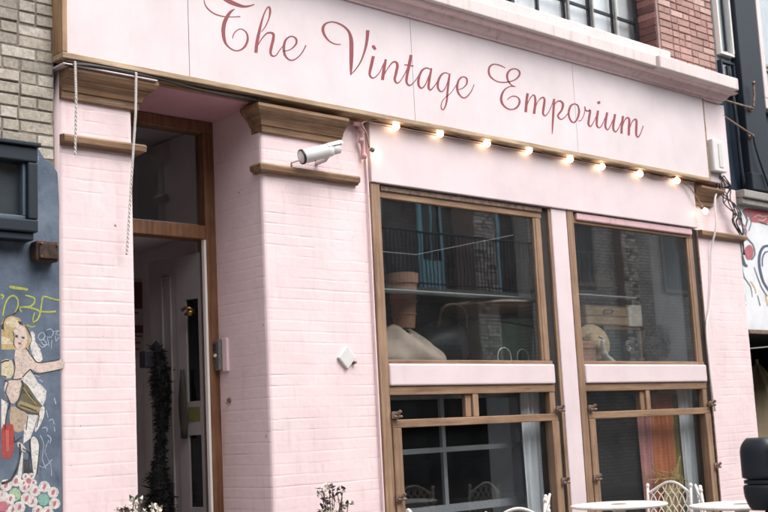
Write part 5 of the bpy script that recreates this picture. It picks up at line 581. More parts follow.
for word in ('The', 'Vintage', 'Emporium'):
    mb = MB(); k = 0
    for w_, row in LETTERS:
        if w_ == word: mb.strip(row, -.1206-.00002*k, .0004); k += 1
    mb.build('lettering', M['letter'], sign)

# ================================================================ string of bulbs
lights = thing('string_lights', 'warm lit round bulbs strung under the signboard', 'string lights', (8.0, -.1, 3.78))
BUL = [(6.201, 3.764), (6.68, 3.772), (7.229, 3.764), (7.759, 3.770), (8.314, 3.762), (8.774, 3.748), (9.36, 3.748), (9.973, 3.748)]
path = [(5.86, -.10, 3.74)]
for i, (x, z) in enumerate(BUL):
    path.append((x, -.075, z+.052))
    if i < len(BUL)-1: path.append(((x+BUL[i+1][0])/2, -.085, (z+BUL[i+1][1])/2+.012+random.uniform(-.012, .02)))
path += [(10.2, -.09, 3.70), (10.35, -.10, 3.56), (10.40, -.10, 3.50)]
path = [(5.93, -.08, 3.56), (5.90, -.09, 3.66)]+path
MB().tube(smooth_path(path, 5), .0065, 6).build('cable', simple('fawn_flex', '#9a7d68', .6), lights, smooth=True)
def bulb(c, tilt=(0, 0, 1)):
    Mx = Matrix.Translation(Vector(c)) @ Vector(tilt).to_track_quat('Z', 'Y').to_matrix().to_4x4()
    b = MB().lathe([(0.004, -.031), (.016, -.027), (.026, -.012), (.028, .002), (.024, .017), (.016, .03), (.013, .036)], n=16, M=Mx).build('bulb', M['bulb'], lights, smooth=True)
    MB().lathe([(.015, .03), (.017, .034), (.017, .06), (.011, .066)], n=12, M=Mx).build('bulb_holder', M['iron'], b)
for x, z in BUL: bulb((x, -.10, z-.004), (random.uniform(-.7, .7), random.uniform(.0, .5), 1))
bulb((5.977, -.115, 3.515), (-.9, .2, .5)); bulb((10.385, -.125, 3.475), (-.6, .3, .7))

# ================================================================ ropes and cables
def twisted(path, r, turns):
    mb = MB(); p = smooth_path(path, 10)
    for ph in (0, math.pi):
        q = []
        for i, v in enumerate(p):
            a = ph+turns*2*math.pi*i/len(p); q.append(v+Vector((math.cos(a), math.sin(a), 0))*r*.8)
        mb.tube(q, r, 6)
    return mb
twist = lambda path, r, t: twisted([tuple(Vector(path[i]).lerp(Vector(path[i+1]), k/8)) for i in range(len(path)-1) for k in range(8)]+[path[-1]], r, t)
o = twist([(3.474, -.155, 3.765), (3.480, -.15, 3.55), (3.497, -.10, 3.20)], .0048, 14).build('rope', M['rope'], loc=(3.474, -.14, 3.2))
tag(o, 'short twisted white rope end hanging over the left capital beside the brick wall', 'rope', 'white ropes over the left capital')
o = twist([(3.897, -.155, 3.77), (3.89, -.15, 3.5), (3.88, -.12, 3.2), (3.862, -.06, 2.62)], .0052, 34).build('rope', M['rope'], loc=(3.88, -.14, 2.6))
tag(o, 'long twisted white rope hanging down past the doorway edge', 'rope', 'white ropes over the left capital')
o = MB().tube(smooth_path([(3.42, -.13, 3.745), (3.6, -.15, 3.762), (4.0, -.12, 3.775), (4.5, -.10, 3.752), (5.0, -.09, 3.765)], 8), .009, 6).tube(smooth_path([(3.42, -.12, 3.77), (3.7, -.13, 3.776), (4.2, -.10, 3.770), (4.9, -.09, 3.778)], 8), .006, 6).build('cable', M['cable'], loc=(4.2, -.1, 3.76), smooth=True)
tag(o, 'slack grey cables sagging under the signboard over the doorway', 'cable', 'cables on the shopfront')
o = MB().tube(smooth_path([(10.70, -.10, 3.74), (10.62, -.10, 3.60), (10.60, -.10, 3.35), (10.572, -.04, 3.1), (10.53, -.035, 2.8), (10.45, -.03, 2.5), (10.36, -.035, 2.3), (10.34, -.05, 1.9), (10.345, -.06, 1.5)], 8), .010, 7).build('cable', M['cable_white'], loc=(10.6, -.05, 1.5), smooth=True)
tag(o, 'thin white cable trailing down the right pink pillar', 'cable', 'cables on the shopfront')
mb = MB(); rs = random.Random(4)
for k in range(7):
    x = 10.78+rs.uniform(-.06, .06); p = [(10.72+rs.uniform(0, .1), -.12, 3.88)]
    for z in (3.78, 3.68, 3.6, 3.5, 3.42): p.append((x+rs.uniform(-.07, .09)+(3.88-z)*.5, -.06-rs.uniform(0, .06), z))
    p += [(11.17+rs.uniform(-.03, .05), -.04, 3.3), (11.2+rs.uniform(-.02, .05), -.03, 3.1)][:1+k % 2]
    mb.tube(smooth_path(p, 5), rs.uniform(.005, .011), 6)
o = mb.build('wire_bundle', M['cable'], loc=(10.85, -.08, 3.4), smooth=True); tag(o, 'tangled dark wires spilling below the white box at the sign end', 'wires')
# iron clips and flaking lumps by the capital end
mb = MB()
mb.tube(smooth_path([(5.80, -.05, 3.735), (5.86, -.06, 3.73), (5.885, -.055, 3.69), (5.88, -.05, 3.62), (5.9, -.04, 3.57), (5.905, -.03, 3.48)], 5), [.017]*6+[.02]*6+[.015]*14, 9)
for k, (x, z, q) in enumerate(((5.885, 3.70, .028), (5.88, 3.615, .024), (5.905, 3.5, .02))): mb.blob((x, -.05, z), (q, q, q*1.1), k, .25, 12, 8)
o = mb.build('pipe_stub', paint('pipe_pink', '#cfa4a8', chips=.5), loc=(5.87, -.05, 3.65), smooth=True); tag(o, 'crooked pink painted pipe stub between capital and fascia', 'pipe')
mb = MB().tube(smooth_path([(5.945, -.025, 3.5), (5.945, -.03, 3.0), (5.945, -.028, 2.2), (5.947, -.03, .4)], 4), .008, 6)
o = mb.build('conduit', M['pink'], loc=(5.945, -.03, .4), smooth=True); tag(o, 'thin pink painted conduit running down beside the left window post', 'conduit')

# ================================================================ security camera
cc = thing('security_camera', 'white bullet security camera above the wooden band on the middle pillar', 'security camera', (5.30, -.02, 3.40))
A, Bv = Vector((5.235, -.115, 3.395)), Vector((5.565, -.195, 3.495)); ax = (Bv-A).normalized()
Mx = Matrix.Translation(A) @ ax.to_track_quat('Z', 'Y').to_matrix().to_4x4(); Ln = (Bv-A).length
MB().lathe([(.0, .0), (.040, .002), (.050, .012), (.052, .03), (.050, Ln*.6), (.047, Ln*.72), (.038, Ln*.73)], n=28, M=Mx).build('body', M['plastic_white'], cc, smooth=True)
MB().lathe([(.036, Ln*.70), (.041, Ln*.735), (.041, Ln*.90), (.035, Ln*.905), (.033, Ln*.80), (0, Ln*.80)], n=28, M=Mx).build('lens_hood', M['plastic_white'], cc, smooth=True)
MB().lathe([(0, Ln*.86), (.031, Ln*.862), (.031, Ln*.801), (0, Ln*.80)], n=20, M=Mx).build('lens', M['lens'], cc)
MB().lathe([(.051, .006), (.0545, .008), (.0545, .02), (.051, .022)], n=28, M=Mx).build('seal_ring', M['black_metal'], cc)
hood = MB(); pr = []
for i in range(9):
    a = R(25+130*i/8); pr.append((math.cos(a), math.sin(a)))
vs = []
for z in (Ln*.62, Ln*.97):
    for rr in (.050, .0535):
        for c, s_ in pr:
            up = Vector((0, 0, 1)); sx = ax.cross(up).normalized(); uu = sx.cross(ax)
            vs.append(A+ax*z+sx*c*rr+uu*s_*rr)
n = 9; fs = [(i, i+1, 2*n+i+1, 2*n+i) for i in range(n-1)]+[(n+i, 3*n+i, 3*n+i+1, n+i+1) for i in range(n-1)]+[(i, n+i, n+i+1, i+1) for i in range(n-1)]+[(2*n+i, 2*n+i+1, 3*n+i+1, 3*n+i) for i in range(n-1)]+[(0, 2*n, 3*n, n), (n-1, 2*n-1, 4*n-1, 3*n-1)]
hood.add(vs, fs).build('sun_shield', M['plastic_white'], cc, smooth=False)
Bm = A+ax*Ln*.66
MB().tube([Bm-Vector((0, 0, .03)), Bm+Vector((.01, .05, -.06)), Bm+Vector((.02, .185, -.06))], [.016, .014, .016], 10).lathe([(.0, 0), (.038, 0), (.036, .018), (0, .02)], n=18, M=Matrix.Translation(Bm+Vector((.02, .188, -.06))) @ Vector((0, -1, 0)).to_track_quat('Z', 'Y').to_matrix().to_4x4()).tube([Bm+Vector((-.06, 0.0, -.04)), Bm+Vector((-.01, .0, -.045))], .014, 8).build('bracket', M['plastic_white'], cc, smooth=True)
MB().lathe([(0, 0), (.02, 0), (.018, .03), (0, .032)], n=12, M=Matrix.Translation(A+ax*Ln*.3-Vector((0, 0, .05)))).build('adjuster', M['black_metal'], cc)
MB().tube(smooth_path([A+Vector((.0, .01, -.02)), A+Vector((-.03, .06, -.03)), A+Vector((-.01, .09, -.045)), A+Vector((.0, .115, -.05))], 5), .007, 6).build('lead', M['cable_white'], cc)

# small plate, keypad, white box
dp = thing('wall_plate', 'white square plate set on its corner on the middle pink pillar', 'wall plate', (5.666, 0, 1.995))
c = (5.665, 1.997); rr = .083
pl = [(c[0], c[1]+rr), (c[0]-rr, c[1]), (c[0], c[1]-rr), (c[0]+rr, c[1])]
MB().prism(pl, lambda a, b, w: (a, -w, b), .002, .032).build('plate', M['plastic_white'], dp, bevel=.006)
MB().tube([(5.735, -.005, 1.962), (5.737, -.04, 1.962)], [.013, .009], 8).build('bolt', M['iron'], dp)
kp = thing('door_keypad', 'grey metal entry keypad on the doorway side wall', 'keypad', (4.96, .55, 2.05))
MB().box(4.925, 4.972, .50, .60, 1.945, 2.165).build('case', M['galv'], kp, bevel=.005)
MB().box(4.9185, 4.924, .512, .588, 1.965, 2.145).build('faceplate', simple('keypad_face', '#6c6864', .4, .5), kp, bevel=.002)
MB().lathe([(0, 0), (.013, 0), (.011, .01), (0, .011)], n=14, M=Matrix.Translation((4.918, .53, 2.05)) @ Vector((-1, -.3, 0)).to_track_quat('Z', 'Y').to_matrix().to_4x4()).build('button', M['plastic_white'], kp)
mb = MB()
for k in range(4): mb.box(4.916, 4.9184, .522, .578, 2.085+k*.013, 2.091+k*.013)
mb.build('speaker_slot', M['dark'], kp)
MB().box(4.950, 4.972, .44, .498, 1.935, 2.17).build('backplate', M['pink'], kp, bevel=.004)
o = MB().lathe([(0, 0), (.02, 0), (.018, .02), (0, .022)], n=10, M=Matrix.Translation((4.978, .45, 1.73)) @ Vector((-1, 0, 0)).to_track_quat('Z', 'Y').to_matrix().to_4x4()).tube([(4.97, .45, 1.73), (4.94, .455, 1.71)], .006, 6).build('wall_screw', M['iron'], loc=(4.97, .45, 1.72)); tag(o, 'rusty screw eye left in the doorway side wall below the keypad', 'screw')
wb = thing('alarm_box', 'white upright box fixed to the end of the signboard', 'alarm box', (10.66, -.1, 3.9))
MB().box(10.575, 10.80, -.165, -.101, 3.90, 4.235).build('case', M['plastic_white'], wb, bevel=.012, seg=3)
MB().box(10.665, 10.735, -.172, -.1655, 3.945, 4.19).build('lid', simple('grey_lid', '#cdc7c6', .4, var=.1), wb, bevel=.004)
# ================================================================ left building
lb = thing('corner_building', 'yellow brick building with a blue grey painted ground floor covered in street art', 'building', (1.5, 0, PZ))
def cut(u, v): return v < 3.235 or (u > 3.22 and v < 3.40-(3.42-u)*.2) and v < 3.22
mb = MB(); bricks(mb, .6, 3.408, 3.17, 8.0, front_at(-.012), 41, joint=.011, jit=.006)
mb.build('brick_wall', M['brick_yellow'], lb, tint=True)
MB().box(-6, 3.41, -.005, .5, 3.0, 8.2).build('wall_core', M['mortar'], lb)
MB().box(-6, .59, -.014, -.006, 3.2, 8.0).build('brick_wall', build_brick_shader('yellow_brick_far', '#b0a188', '#9a8a72', '#5d564f'), lb)
pts = [(-6, PZ), (3.430, PZ), (3.432, 1.2), (3.428, 2.2), (3.434, 2.9), (3.425, 3.10), (3.385, 3.155), (3.345, 3.17), (3.30, 3.235), (3.27, 3.262), (3.1, 3.255), (2.8, 3.25), (-6, 3.25)]
MB().prism(pts, lambda a, b, w: (a, .010-w, b), -.05, .026).build('rendered_wall', M['render_blue'], lb, bevel=.004)
MB().box(3.409, 3.4445, .06, .5, PZ, 8).build('party_joint', M['dark'], lb)
PAL = dict(white='#d9d3cd', sand='#b79f86', cream='#cdbfa0', skin='#d3bdb1', olive='#5e5632', tan='#a08a5e', blonde='#b99f6c', ink='#1e1b24', red='#a2332a', redlight='#c2564a', pale='#d0c2bc', rose='#c06a7a', aqua='#7fae9f', mint='#a3bd98', yellow='#aab23c', chalk='#a9b4c2', olivedark='#2f2c1c', brick_pink='#b5606a', navy='#43506b', grey='#6c7076', moss='#3d5a52', pink2='#b9707c', ochre='#d2b487')
PAL = {k: lin(v) for k, v in PAL.items()}
def build_col(mb, cols, name, parent):
    o = mb.build(name, M['mural_paint'], parent); me = o.data
    a = me.attributes.new('col', 'FLOAT_COLOR', 'FACE'); a.data.foreach_set('color', [x for c in cols[:len(me.polygons)] for x in c]); return o
mb = MB(); cols = []; y0 = -.0165
for i, (c, p) in enumerate(MURAL_LEFT):
    n0 = len(mb.f); mb.prism(p, lambda a, b, w: (a, w, b), y0-.000012*i-.0002, y0+.002); cols += [PAL[c]]*(len(mb.f)-n0)
for i, (c, row) in enumerate(MARKS_LEFT):
    if c in ('yellow', 'chalk'): continue
    n0 = len(mb.f); mb.strip(row, y0-.0012-.00001*i, .0025); cols += [PAL[c]]*(len(mb.f)-n0)
build_col(mb, cols, 'mural', lb)['label'] = 'painted figure of a blonde woman on a red bicycle above white flowers'
for hue, lab in (('yellow', 'yellow sprayed letters above the painted figure'), ('chalk', 'thin white scribbled tags')):
    mb = MB(); cols = []
    for i, (c, row) in enumerate(MARKS_LEFT):
        if c != hue: continue
        n0 = len(mb.f); mb.strip(row, -.0168-.00001*i, .002); cols += [PAL[c]]*(len(mb.f)-n0)
    build_col(mb, cols, 'graffiti', lb)['label'] = lab
# display case on the blue wall
dc = thing('display_case', 'black framed display case on the blue grey wall below the yellow bricks', 'display case', (2.75, -.02, 2.7))
x0, x1 = 2.2, 3.240
mb = MB().box(x0, x1, -.13, -.018, 3.115, 3.205).box(x0, x1, -.13, -.018, 2.70, 2.775).box(x1-.062, x1, -.13, -.018, 2.776, 3.114).box(x0, x0+.06, -.13, -.018, 2.776, 3.114)
mb.build('frame', M['navy_black'], dc, bevel=.01, seg=3)
MB().box(x0-.01, x1+.012, -.15, -.018, 3.207, 3.232).box(x0+.02, x1-.02, -.11, -.018, 2.655, 2.698).build('ledge', M['navy_black'], dc, bevel=.006)
MB().box(x0+.061, x1-.063, -.10, -.02, 2.777, 2.798).box(x1-.082, x1-.063, -.10, -.02, 2.799, 3.113).build('inner_frame', simple('slate_paint', '#56626e', .4), dc, bevel=.003)
MB().box(x0+.061, x1-.083, -.072, -.066, 2.799, 3.113).build('pane', M['glass_low'], dc)
MB().box(x0+.061, x1-.083, -.04, -.019, 2.799, 3.113).build('backboard', simple('case_back', '#3a4148', .8, var=.3), dc)
jb = thing('junction_box', 'small rusty metal box on the blue grey wall beside the pink pillar', 'junction box', (3.34, -.02, 2.6))
MB().box(3.240, 3.385, -.10, -.0172, 2.54, 2.66).build('case', M['rust'], jb, bevel=.012)
MB().box(3.255, 3.372, -.111, -.101, 2.555, 2.645).build('cover', M['rust'], jb, bevel=.004)
for x, z in ((3.265, 2.648), (3.365, 2.643), (3.264, 2.57)): MB().lathe([(0, 0), (.008, 0), (.006, .01), (0, .011)], n=8, M=Matrix.Translation((x, -.111, z-.008)) @ Vector((0, -1, 0)).to_track_quat('Z', 'Y').to_matrix().to_4x4()).build('screw', M['brass'], jb)

# ================================================================ right building
rb = thing('painted_building', 'dark navy building with a white mural wall under its stone ledge', 'building', (14, 0, PZ))
MB().box(11.205, 22, .06, .6, 3.80, 9).build('wall', M['navy'], rb)
MB().box(11.46, 11.90, -.06, .058, 3.812, 9).box(11.43, 11.93, -.085, .058, 3.812, 4.0).build('pilaster', M['navy_black'], rb, bevel=.01)
MB().box(11.215, 22, -.10, .058, 3.705, 3.79).box(11.215, 22, -.07, .058, 3.64, 3.704).build('stone_ledge', M['stone'], rb, bevel=.01)
MB().box(11.21, 14.5, .004, .3, 2.325, 3.638).build('mural_wall', M['white_wall'], rb)
MB().box(14.5, 22, .004, .3, PZ, 3.638).build('mural_wall', M['navy'], rb)
mb = MB(); cols = []
for i, (c, p) in enumerate(MURAL_RIGHT):
    p = [(max(a, 11.215), min(b, 3.632)) for a, b in p]
    n0 = len(mb.f); mb.prism(p, lambda a, b, w: (a, w, b), -.0001-.0001*i+.003, .0055); cols += [PAL[c]]*(len(mb.f)-n0)
for i, (c, row) in enumerate(MARKS_RIGHT):
    row = [max(v, 11.213) if j % 2 == 0 else min(v, 3.634) for j, v in enumerate(row)]
    n0 = len(mb.f); mb.strip(row, .0022-.00001*i, .003); cols += [PAL[c]]*(len(mb.f)-n0)
build_col(mb, cols, 'mural', rb)['label'] = 'loose red, navy and pink painted lines on white'
def navy_window(x0, x1, z0, z1, fm, yy=.03):
    w = MB().box(x0, x1, yy, yy+.06, z0, z0+.03).box(x0, x1, yy, yy+.06, z1-.03, z1).box(x0, x0+.025, yy, yy+.06, z0+.031, z1-.031).box(x1-.03, x1, yy-.004, yy+.06, z0+.031, z1-.031)
    zz = z0+.45 if z1-z0 > 1 else z1
    w = w.build('window', fm, rb, bevel=.004)
    MB().box((x0+x1)/2-.012, (x0+x1)/2+.012, yy+.005, yy+.05, z0+.051, z1-.051).build('glazing_bar', M['black_metal'], w)
    MB().box(x0+.035, x1-.045, yy+.02, yy+.026, z0+.045, z1-.045).build('pane', M['glass_up'], w)
    return w
navy_window(11.17, 11.44, 5.28, 6.6, M['white'], -.01); navy_window(11.17, 11.44, 4.86, 5.22, M['navy'], .0)
MB().box(11.16, 11.455, .055, .0585, 4.85, 6.7).build('blind', simple('grey_blind', '#a9adb2', .9, var=.1), rb)
MB().box(11.935, 12.02, -.05, .058, 4.9, 8).box(11.935, 14, -.05, .058, 4.78, 4.898).build('window_surround', M['white_stone'], rb, bevel=.008)
navy_window(12.03, 13.2, 5.30, 7.2, M['stone'], .0); navy_window(12.03, 13.2, 4.905, 5.28, M['stone'], .0)
MB().box(12.03, 13.2, .05, .058, 4.90, 7.2).build('blind', simple('grey_blind_wide', '#b9bbbd', .9, var=.1), rb)
# shadowed shop opening under the mural wall
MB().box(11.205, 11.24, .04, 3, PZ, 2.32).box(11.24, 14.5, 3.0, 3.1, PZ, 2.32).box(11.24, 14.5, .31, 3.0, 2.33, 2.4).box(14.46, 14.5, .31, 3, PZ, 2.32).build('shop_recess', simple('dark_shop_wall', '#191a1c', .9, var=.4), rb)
MB().box(11.215, 14.5, -.01, .05, 2.285, 2.322).build('shutter_rail', M['iron'], rb)
for (z0, z1, xe) in ((4.715, 4.71, 11.56), (4.545, 4.40, 11.50)):
    mb = MB().tube([(10.93, -.09, z0), (xe, -.10, z1)], .011, 8).lathe([(0, 0), (.035, 0), (.03, .012), (0, .014)], n=12, M=Matrix.Translation((xe, -.062, z1)) @ Vector((0, -1, 0)).to_track_quat('Z', 'Y').to_matrix().to_4x4()).tube([(xe, -.06, z1), (xe, -.105, z1)], .014, 8)
    if z0 > 4.7: mb.tube(smooth_path([(xe, -.10, z1), (xe+.03, -.11, z1+.15), (xe+.035, -.11, z1+.26), (xe+.02, -.13, z1+.29), (xe-.01, -.13, z1+.27)], 4), .012, 8)
    o = mb.build('iron_bracket', M['iron'], loc=(11.2, -.09, z1), smooth=True)
    tag(o, ('thin iron stay with an upturned hook between cornice end and navy pilaster' if z0 > 4.7 else 'thin straight iron stay below the hooked one on the navy pilaster'), 'bracket', 'iron stays on the navy pilaster')
mb = MB().tube(smooth_path([(11.36, .03, 5.2), (11.36, .0, 4.6), (11.37, .0, 4.1), (11.40, -.0, 3.86)], 5), .02, 8).tube(smooth_path([(11.52, -.09, 4.42), (11.56, -.1, 4.2), (11.72, -.11, 3.84)], 5), .012, 8)
o = mb.build('drain_pipe', M['navy_black'], loc=(11.4, 0, 3.85), smooth=True); tag(o, 'dark pipes running down the navy wall above the stone ledge', 'pipe')
ps = thing('parasol', 'half open tan canvas parasol inside the dark opening on the right', 'parasol', (12.97, .62, PZ))
mb = MB(); n = 8; vs = []
for r_, z in ((.78, 1.10), (.55, 1.40), (.3, 1.72), (.03, 2.04)):
    for j in range(n*3):
        a = 2*math.pi*j/(n*3); k = r_*(1 if j % 3 == 0 else .94); vs.append((12.97+k*math.cos(a), .95+k*math.sin(a), z-(0 if j % 3 == 0 else .02)))
mb.add(vs, [(i*24+j, i*24+(j+1) % 24, (i+1)*24+(j+1) % 24, (i+1)*24+j) for i in range(3) for j in range(24)]+[tuple(72+j for j in range(24))])
can = mb.build('canopy', M['canvas'], ps); sm = can.modifiers.new('thickness', 'SOLIDIFY'); sm.thickness = .006
MB().tube([(12.97, .95, PZ), (12.97, .95, 2.1)], .02, 10).build('pole', M['wood_z'], ps)
MB().lathe([(0, 0), (.24, 0), (.22, .06), (.05, .08), (0, .08)], (12.97, .95, PZ), 20).build('base', M['stone'], ps)

# ================================================================ things inside the windows
SH = 1.963
def glue(o, label, cat, group=None): return tag(o, label, cat, group)
import itertools
# left upper window
vs = []; nn = 44; PR = [(.02, 0), (.30, .0), (.375, .03), (.385, .08), (.36, .14), (.31, .20), (.255, .26), (.215, .31), (.18, .35), (.13, .368), (.02, .37)]
for i, (r_, h) in enumerate(PR):
    for j in range(nn):
        a = 2*math.pi*j/nn; k = 1+.07*math.sin(5*a+h*14)+.05*math.sin(9*a-h*26)+.05*math.sin(2*a+1+h*5)
        vs.append((6.80-.16*h/.37+r_*1.12*k*math.cos(a), .53+r_*.62*k*math.sin(a), SH+.001+h*.86*(1+.10*math.sin(3*a+1)*(h > .03))))
mb = MB().add(vs, [(i*nn+j, i*nn+(j+1) % nn, (i+1)*nn+(j+1) % nn, (i+1)*nn+j) for i in range(len(PR)-1) for j in range(nn)]+[tuple(range(nn))[::-1], tuple((len(PR)-1)*nn+j for j in range(nn))])
o = mb.build('cloth_sack', M['felt'], loc=(6.75, .53, SH), smooth=True); ss = o.modifiers.new('soft', 'SUBSURF'); ss.levels = ss.render_levels = 1
glue(o, 'slumped pale beige cloth sack on the display shelf in the left window', 'sack')
tp = thing('terracotta_pot', 'tall ribbed terracotta chimney pot standing on the beige sack', 'pot', (6.70, .46, SH+.37))
Q_ = (6.72, .46, SH+.315)
MB().lathe([(0, 0), (.085, 0), (.088, .03), (.10, .16), (.112, .30), (.118, .36), (.132, .362), (.134, .44), (.120, .445), (.112, .40), (.09, .12), (0, .1)], Q_, 32).build('body', M['terracotta'], tp, smooth=False)
for z, q in ((.10, .097), (.20, .107)): MB().lathe([(q-.004, z), (q+.006, z+.004), (q+.006, z+.018), (q-.004, z+.022)], Q_, 32).build('band', M['terracotta'], tp)
gp = thing('green_tub', 'large dark green enamel tub with a rolled rim in the left window', 'tub', (7.98, .55, SH))
P_ = (8.0, .56, SH)
MB().lathe([(0, 0), (.26, 0), (.28, .02), (.335, .40), (.345, .41), (.345, .43), (.32, .43), (.265, .04), (0, .03)], P_, 36).build('bowl', M['green_enamel'], gp, smooth=True)
MB().tube(arc((P_[0], P_[1], P_[2]+.425), .345, 0, 2*math.pi*47/48, 47, 'xy'), .017, 8, closed=True).build('rim', M['black_metal'], gp, smooth=True)
MB().tube(smooth_path([(P_[0]-.33, P_[1]-.12, SH+.41), (P_[0]-.2, P_[1]-.34, SH+.36), (P_[0], P_[1]-.37, SH+.33), (P_[0]+.2, P_[1]-.34, SH+.36), (P_[0]+.33, P_[1]-.1, SH+.41)], 6), .010, 7).build('handle', M['black_metal'], gp, smooth=True)
hat = thing('lamp_shade', 'wide brown felt shade lying upside down over the green tub', 'lampshade', (7.85, .55, SH+.44))
MB().lathe([(0, .005), (.30, .0), (.40, .05), (.42, .09), (.40, .11), (.30, .125), (.1, .14), (0, .142)], (7.86, .56, SH+.452), 32).build('shade', M['brown'], hat, smooth=True)
MB().tube(arc((7.86, .56, SH+.452+.09), .42, 0, 2*math.pi*47/48, 47, 'xy'), .009, 6, closed=True).build('trim', M['felt'], hat, smooth=True)
dk = thing('leather_bag', 'dark leather holdall slumped between the beige sack and the green tub', 'bag', (7.32, .6, SH))
MB().blob((7.32, .62, SH+.20), (.30, .16, .20), 8, .08, 28, 16).build('body', simple('black_leather', '#3a3f42', .5, var=.3), dk, smooth=True)
MB().tube(smooth_path([(7.15, .5, SH+.34), (7.2, .48, SH+.50), (7.35, .47, SH+.53), (7.47, .48, SH+.48), (7.5, .5, SH+.33)], 6), .012, 8).build('handle', M['brown'], dk, smooth=True)
mb = MB().box(6.2, 8.02, .22, .40, 2.547, 2.556); o = mb.build('glass_shelf', simple('shelf_edge_glass', '#b9c4c8', .2, var=.05), loc=(7.1, .3, 2.55)); glue(o, 'thin pale glass shelf hung across the left window', 'shelf')
mb = MB()
for x in (6.25, 7.0, 7.97): mb.tube([(x, .31, 2.556), (x, .31, 3.7)], .003, 5)
o = mb.build('shelf_wire', M['galv'], loc=(7, .31, 2.556)); glue(o, 'fine steel wires holding up the glass shelf', 'wire')
for x, r_, lab in ((7.66, .085, 'white wire hoop standing nearest the green tub'), (7.90, .075, 'smaller white wire hoop beside the right frame of the left window')):
    o = MB().tube(arc((x, .24, SH+.065), r_, R(-35), R(215), 22), .006, 7).tube([(x-r_*.8, .24, SH+.004), (x+r_*.8, .24, SH+.004)], .006, 7).build('wire_hoop', M['ceramic'], loc=(x, .24, SH), smooth=True); glue(o, lab, 'hoop', 'white wire hoops in the left window')
def curtain(name, x0, x1, y, z0, z1, mat, label, folds=7, amp=.018, group=None):
    n = folds*8; vs = []
    for z in np.linspace(z0, z1, 7):
        for i in range(n+1):
            t = i/n; a = amp*(1+.25*math.sin(z*4+t*5)); vs.append((x0+(x1-x0)*t+.012*math.sin(z*3+9*t), y+a*math.sin(t*folds*2*math.pi+.5*math.sin(z*2)), z))
    fs = [(r_*(n+1)+i, r_*(n+1)+i+1, (r_+1)*(n+1)+i+1, (r_+1)*(n+1)+i) for r_ in range(6) for i in range(n)]
    o = MB().add(vs, fs).build(name, mat, loc=((x0+x1)/2, y, z0), smooth=True); s_ = o.modifiers.new('cloth', 'SOLIDIFY'); s_.thickness = .004
    return tag(o, label, 'curtain' if 'curtain' in name else 'cloth', group)
curtain('curtain', 8.10, 8.36, .42, SH, 3.6, M['curtain'], 'pale grey curtain drawn to the right side of the left upper window', 5)
curtain('curtain', 7.74, 7.955, .15, .35, 1.85, M['curtain'], 'pale curtain drawn to the right side of the lower left window', 3, .02)
curtain('curtain', 10.08, 10.29, .16, .35, 1.85, M['curtain'], 'pale curtain at the right side of the lower right window', 4)
# right upper window
tr = thing('trunk', 'dark green travelling trunk with a pale badge in the right window', 'trunk', (9.75, .62, SH))
TX0, TX1, TY = 9.42, 10.02, .50
MB().box(TX0, TX1, TY, TY+.4, SH+.004, SH+.40).build('case', M['trunk_green'], tr, bevel=.012)
mb = MB()
for x in (TX0-.004, TX1-.030): mb.box(x, x+.034, TY-.006, TY+.05, SH+.003, SH+.403)
mb.box(TX0+.031, TX1-.031, TY-.006, TY+.05, SH+.372, SH+.404); mb.build('edge_strip', M['brown'], tr, bevel=.003)
MB().tube(arc((9.80, TY-.004, SH+.225), .04, R(40), R(320), 16), .006, 6).tube(arc((9.79, TY-.004, SH+.19), .026, R(180), R(430), 12), .006, 6).tube(arc((9.80, TY-.004, SH+.225), .018, 0, R(300), 12), .005, 6).build('badge', M['ceramic'], tr, smooth=True)
MB().box(9.60, 9.66, TY-.012, TY-.001, SH+.30, SH+.36).build('latch', M['brass'], tr)
su = thing('suitcase', 'tan and cream suitcase lying on the dark green trunk', 'suitcase', (9.65, .62, SH+.405))
MB().box(9.14, 9.80, TY-.02, TY+.36, SH+.406, SH+.60).build('body', simple('tan_case', '#bda384', .6, var=.25), su, bevel=.02, seg=3)
MB().box(9.802, 10.03, TY-.03, TY+.36, SH+.406, SH+.62).build('cream_end', M['cream'], su, bevel=.012)
MB().box(9.135, 9.805, TY-.026, TY-.016, SH+.50, SH+.506).build('seam', M['brown'], su)
MB().tube(smooth_path([(9.4, TY-.02, SH+.53), (9.42, TY-.05, SH+.555), (9.52, TY-.05, SH+.555), (9.54, TY-.02, SH+.53)], 5), .009, 8).build('handle', M['brown'], su, smooth=True)
ht = thing('straw_hat', 'round straw hat leaning against the dark trunk', 'hat', (9.22, .42, SH+.17))
Mx = Matrix.Translation((9.14, .42, SH+.235)) @ Vector((-.35, -1, .25)).to_track_quat('Z', 'Y').to_matrix().to_4x4()
MB().lathe([(0, 0), (.17, -.01), (.178, .0), (.17, .008), (.1, .012), (.095, .07), (.07, .09), (0, .095)], n=32, M=Mx).build('brim', M['straw'], ht, smooth=True)
MB().lathe([(.099, .012), (.102, .014), (.1, .036), (.096, .036)], n=32, M=Mx).build('band', M['felt'], ht, smooth=True)
bc = thing('leather_case', 'small brown leather case at the left frame of the right window', 'case', (8.98, .4, SH))
MB().box(8.74, 9.02, .30, .46, SH+.003, SH+.235).build('body', M['terracotta'], bc, bevel=.02, seg=3)
MB().box(8.738, 9.022, .294, .47, SH+.16, SH+.168).build('seam', M['brown'], bc)
MB().tube(smooth_path([(8.82, .38, SH+.235), (8.83, .38, SH+.27), (8.93, .38, SH+.27), (8.94, .38, SH+.235)], 5), .008, 8).build('handle', M['brown'], bc, smooth=True)
sw = MB().tube(smooth_path([(9.02, .26, SH+.27), (9.06, .25, SH+.25), (9.05, .25, SH+.18), (9.08, .26, SH+.10), (9.16, .27, SH+.05), (9.24, .28, SH+.01)], 6), [.012]*8+[.022]*8+[.035]*8+[.04]*6+[.02], 10)
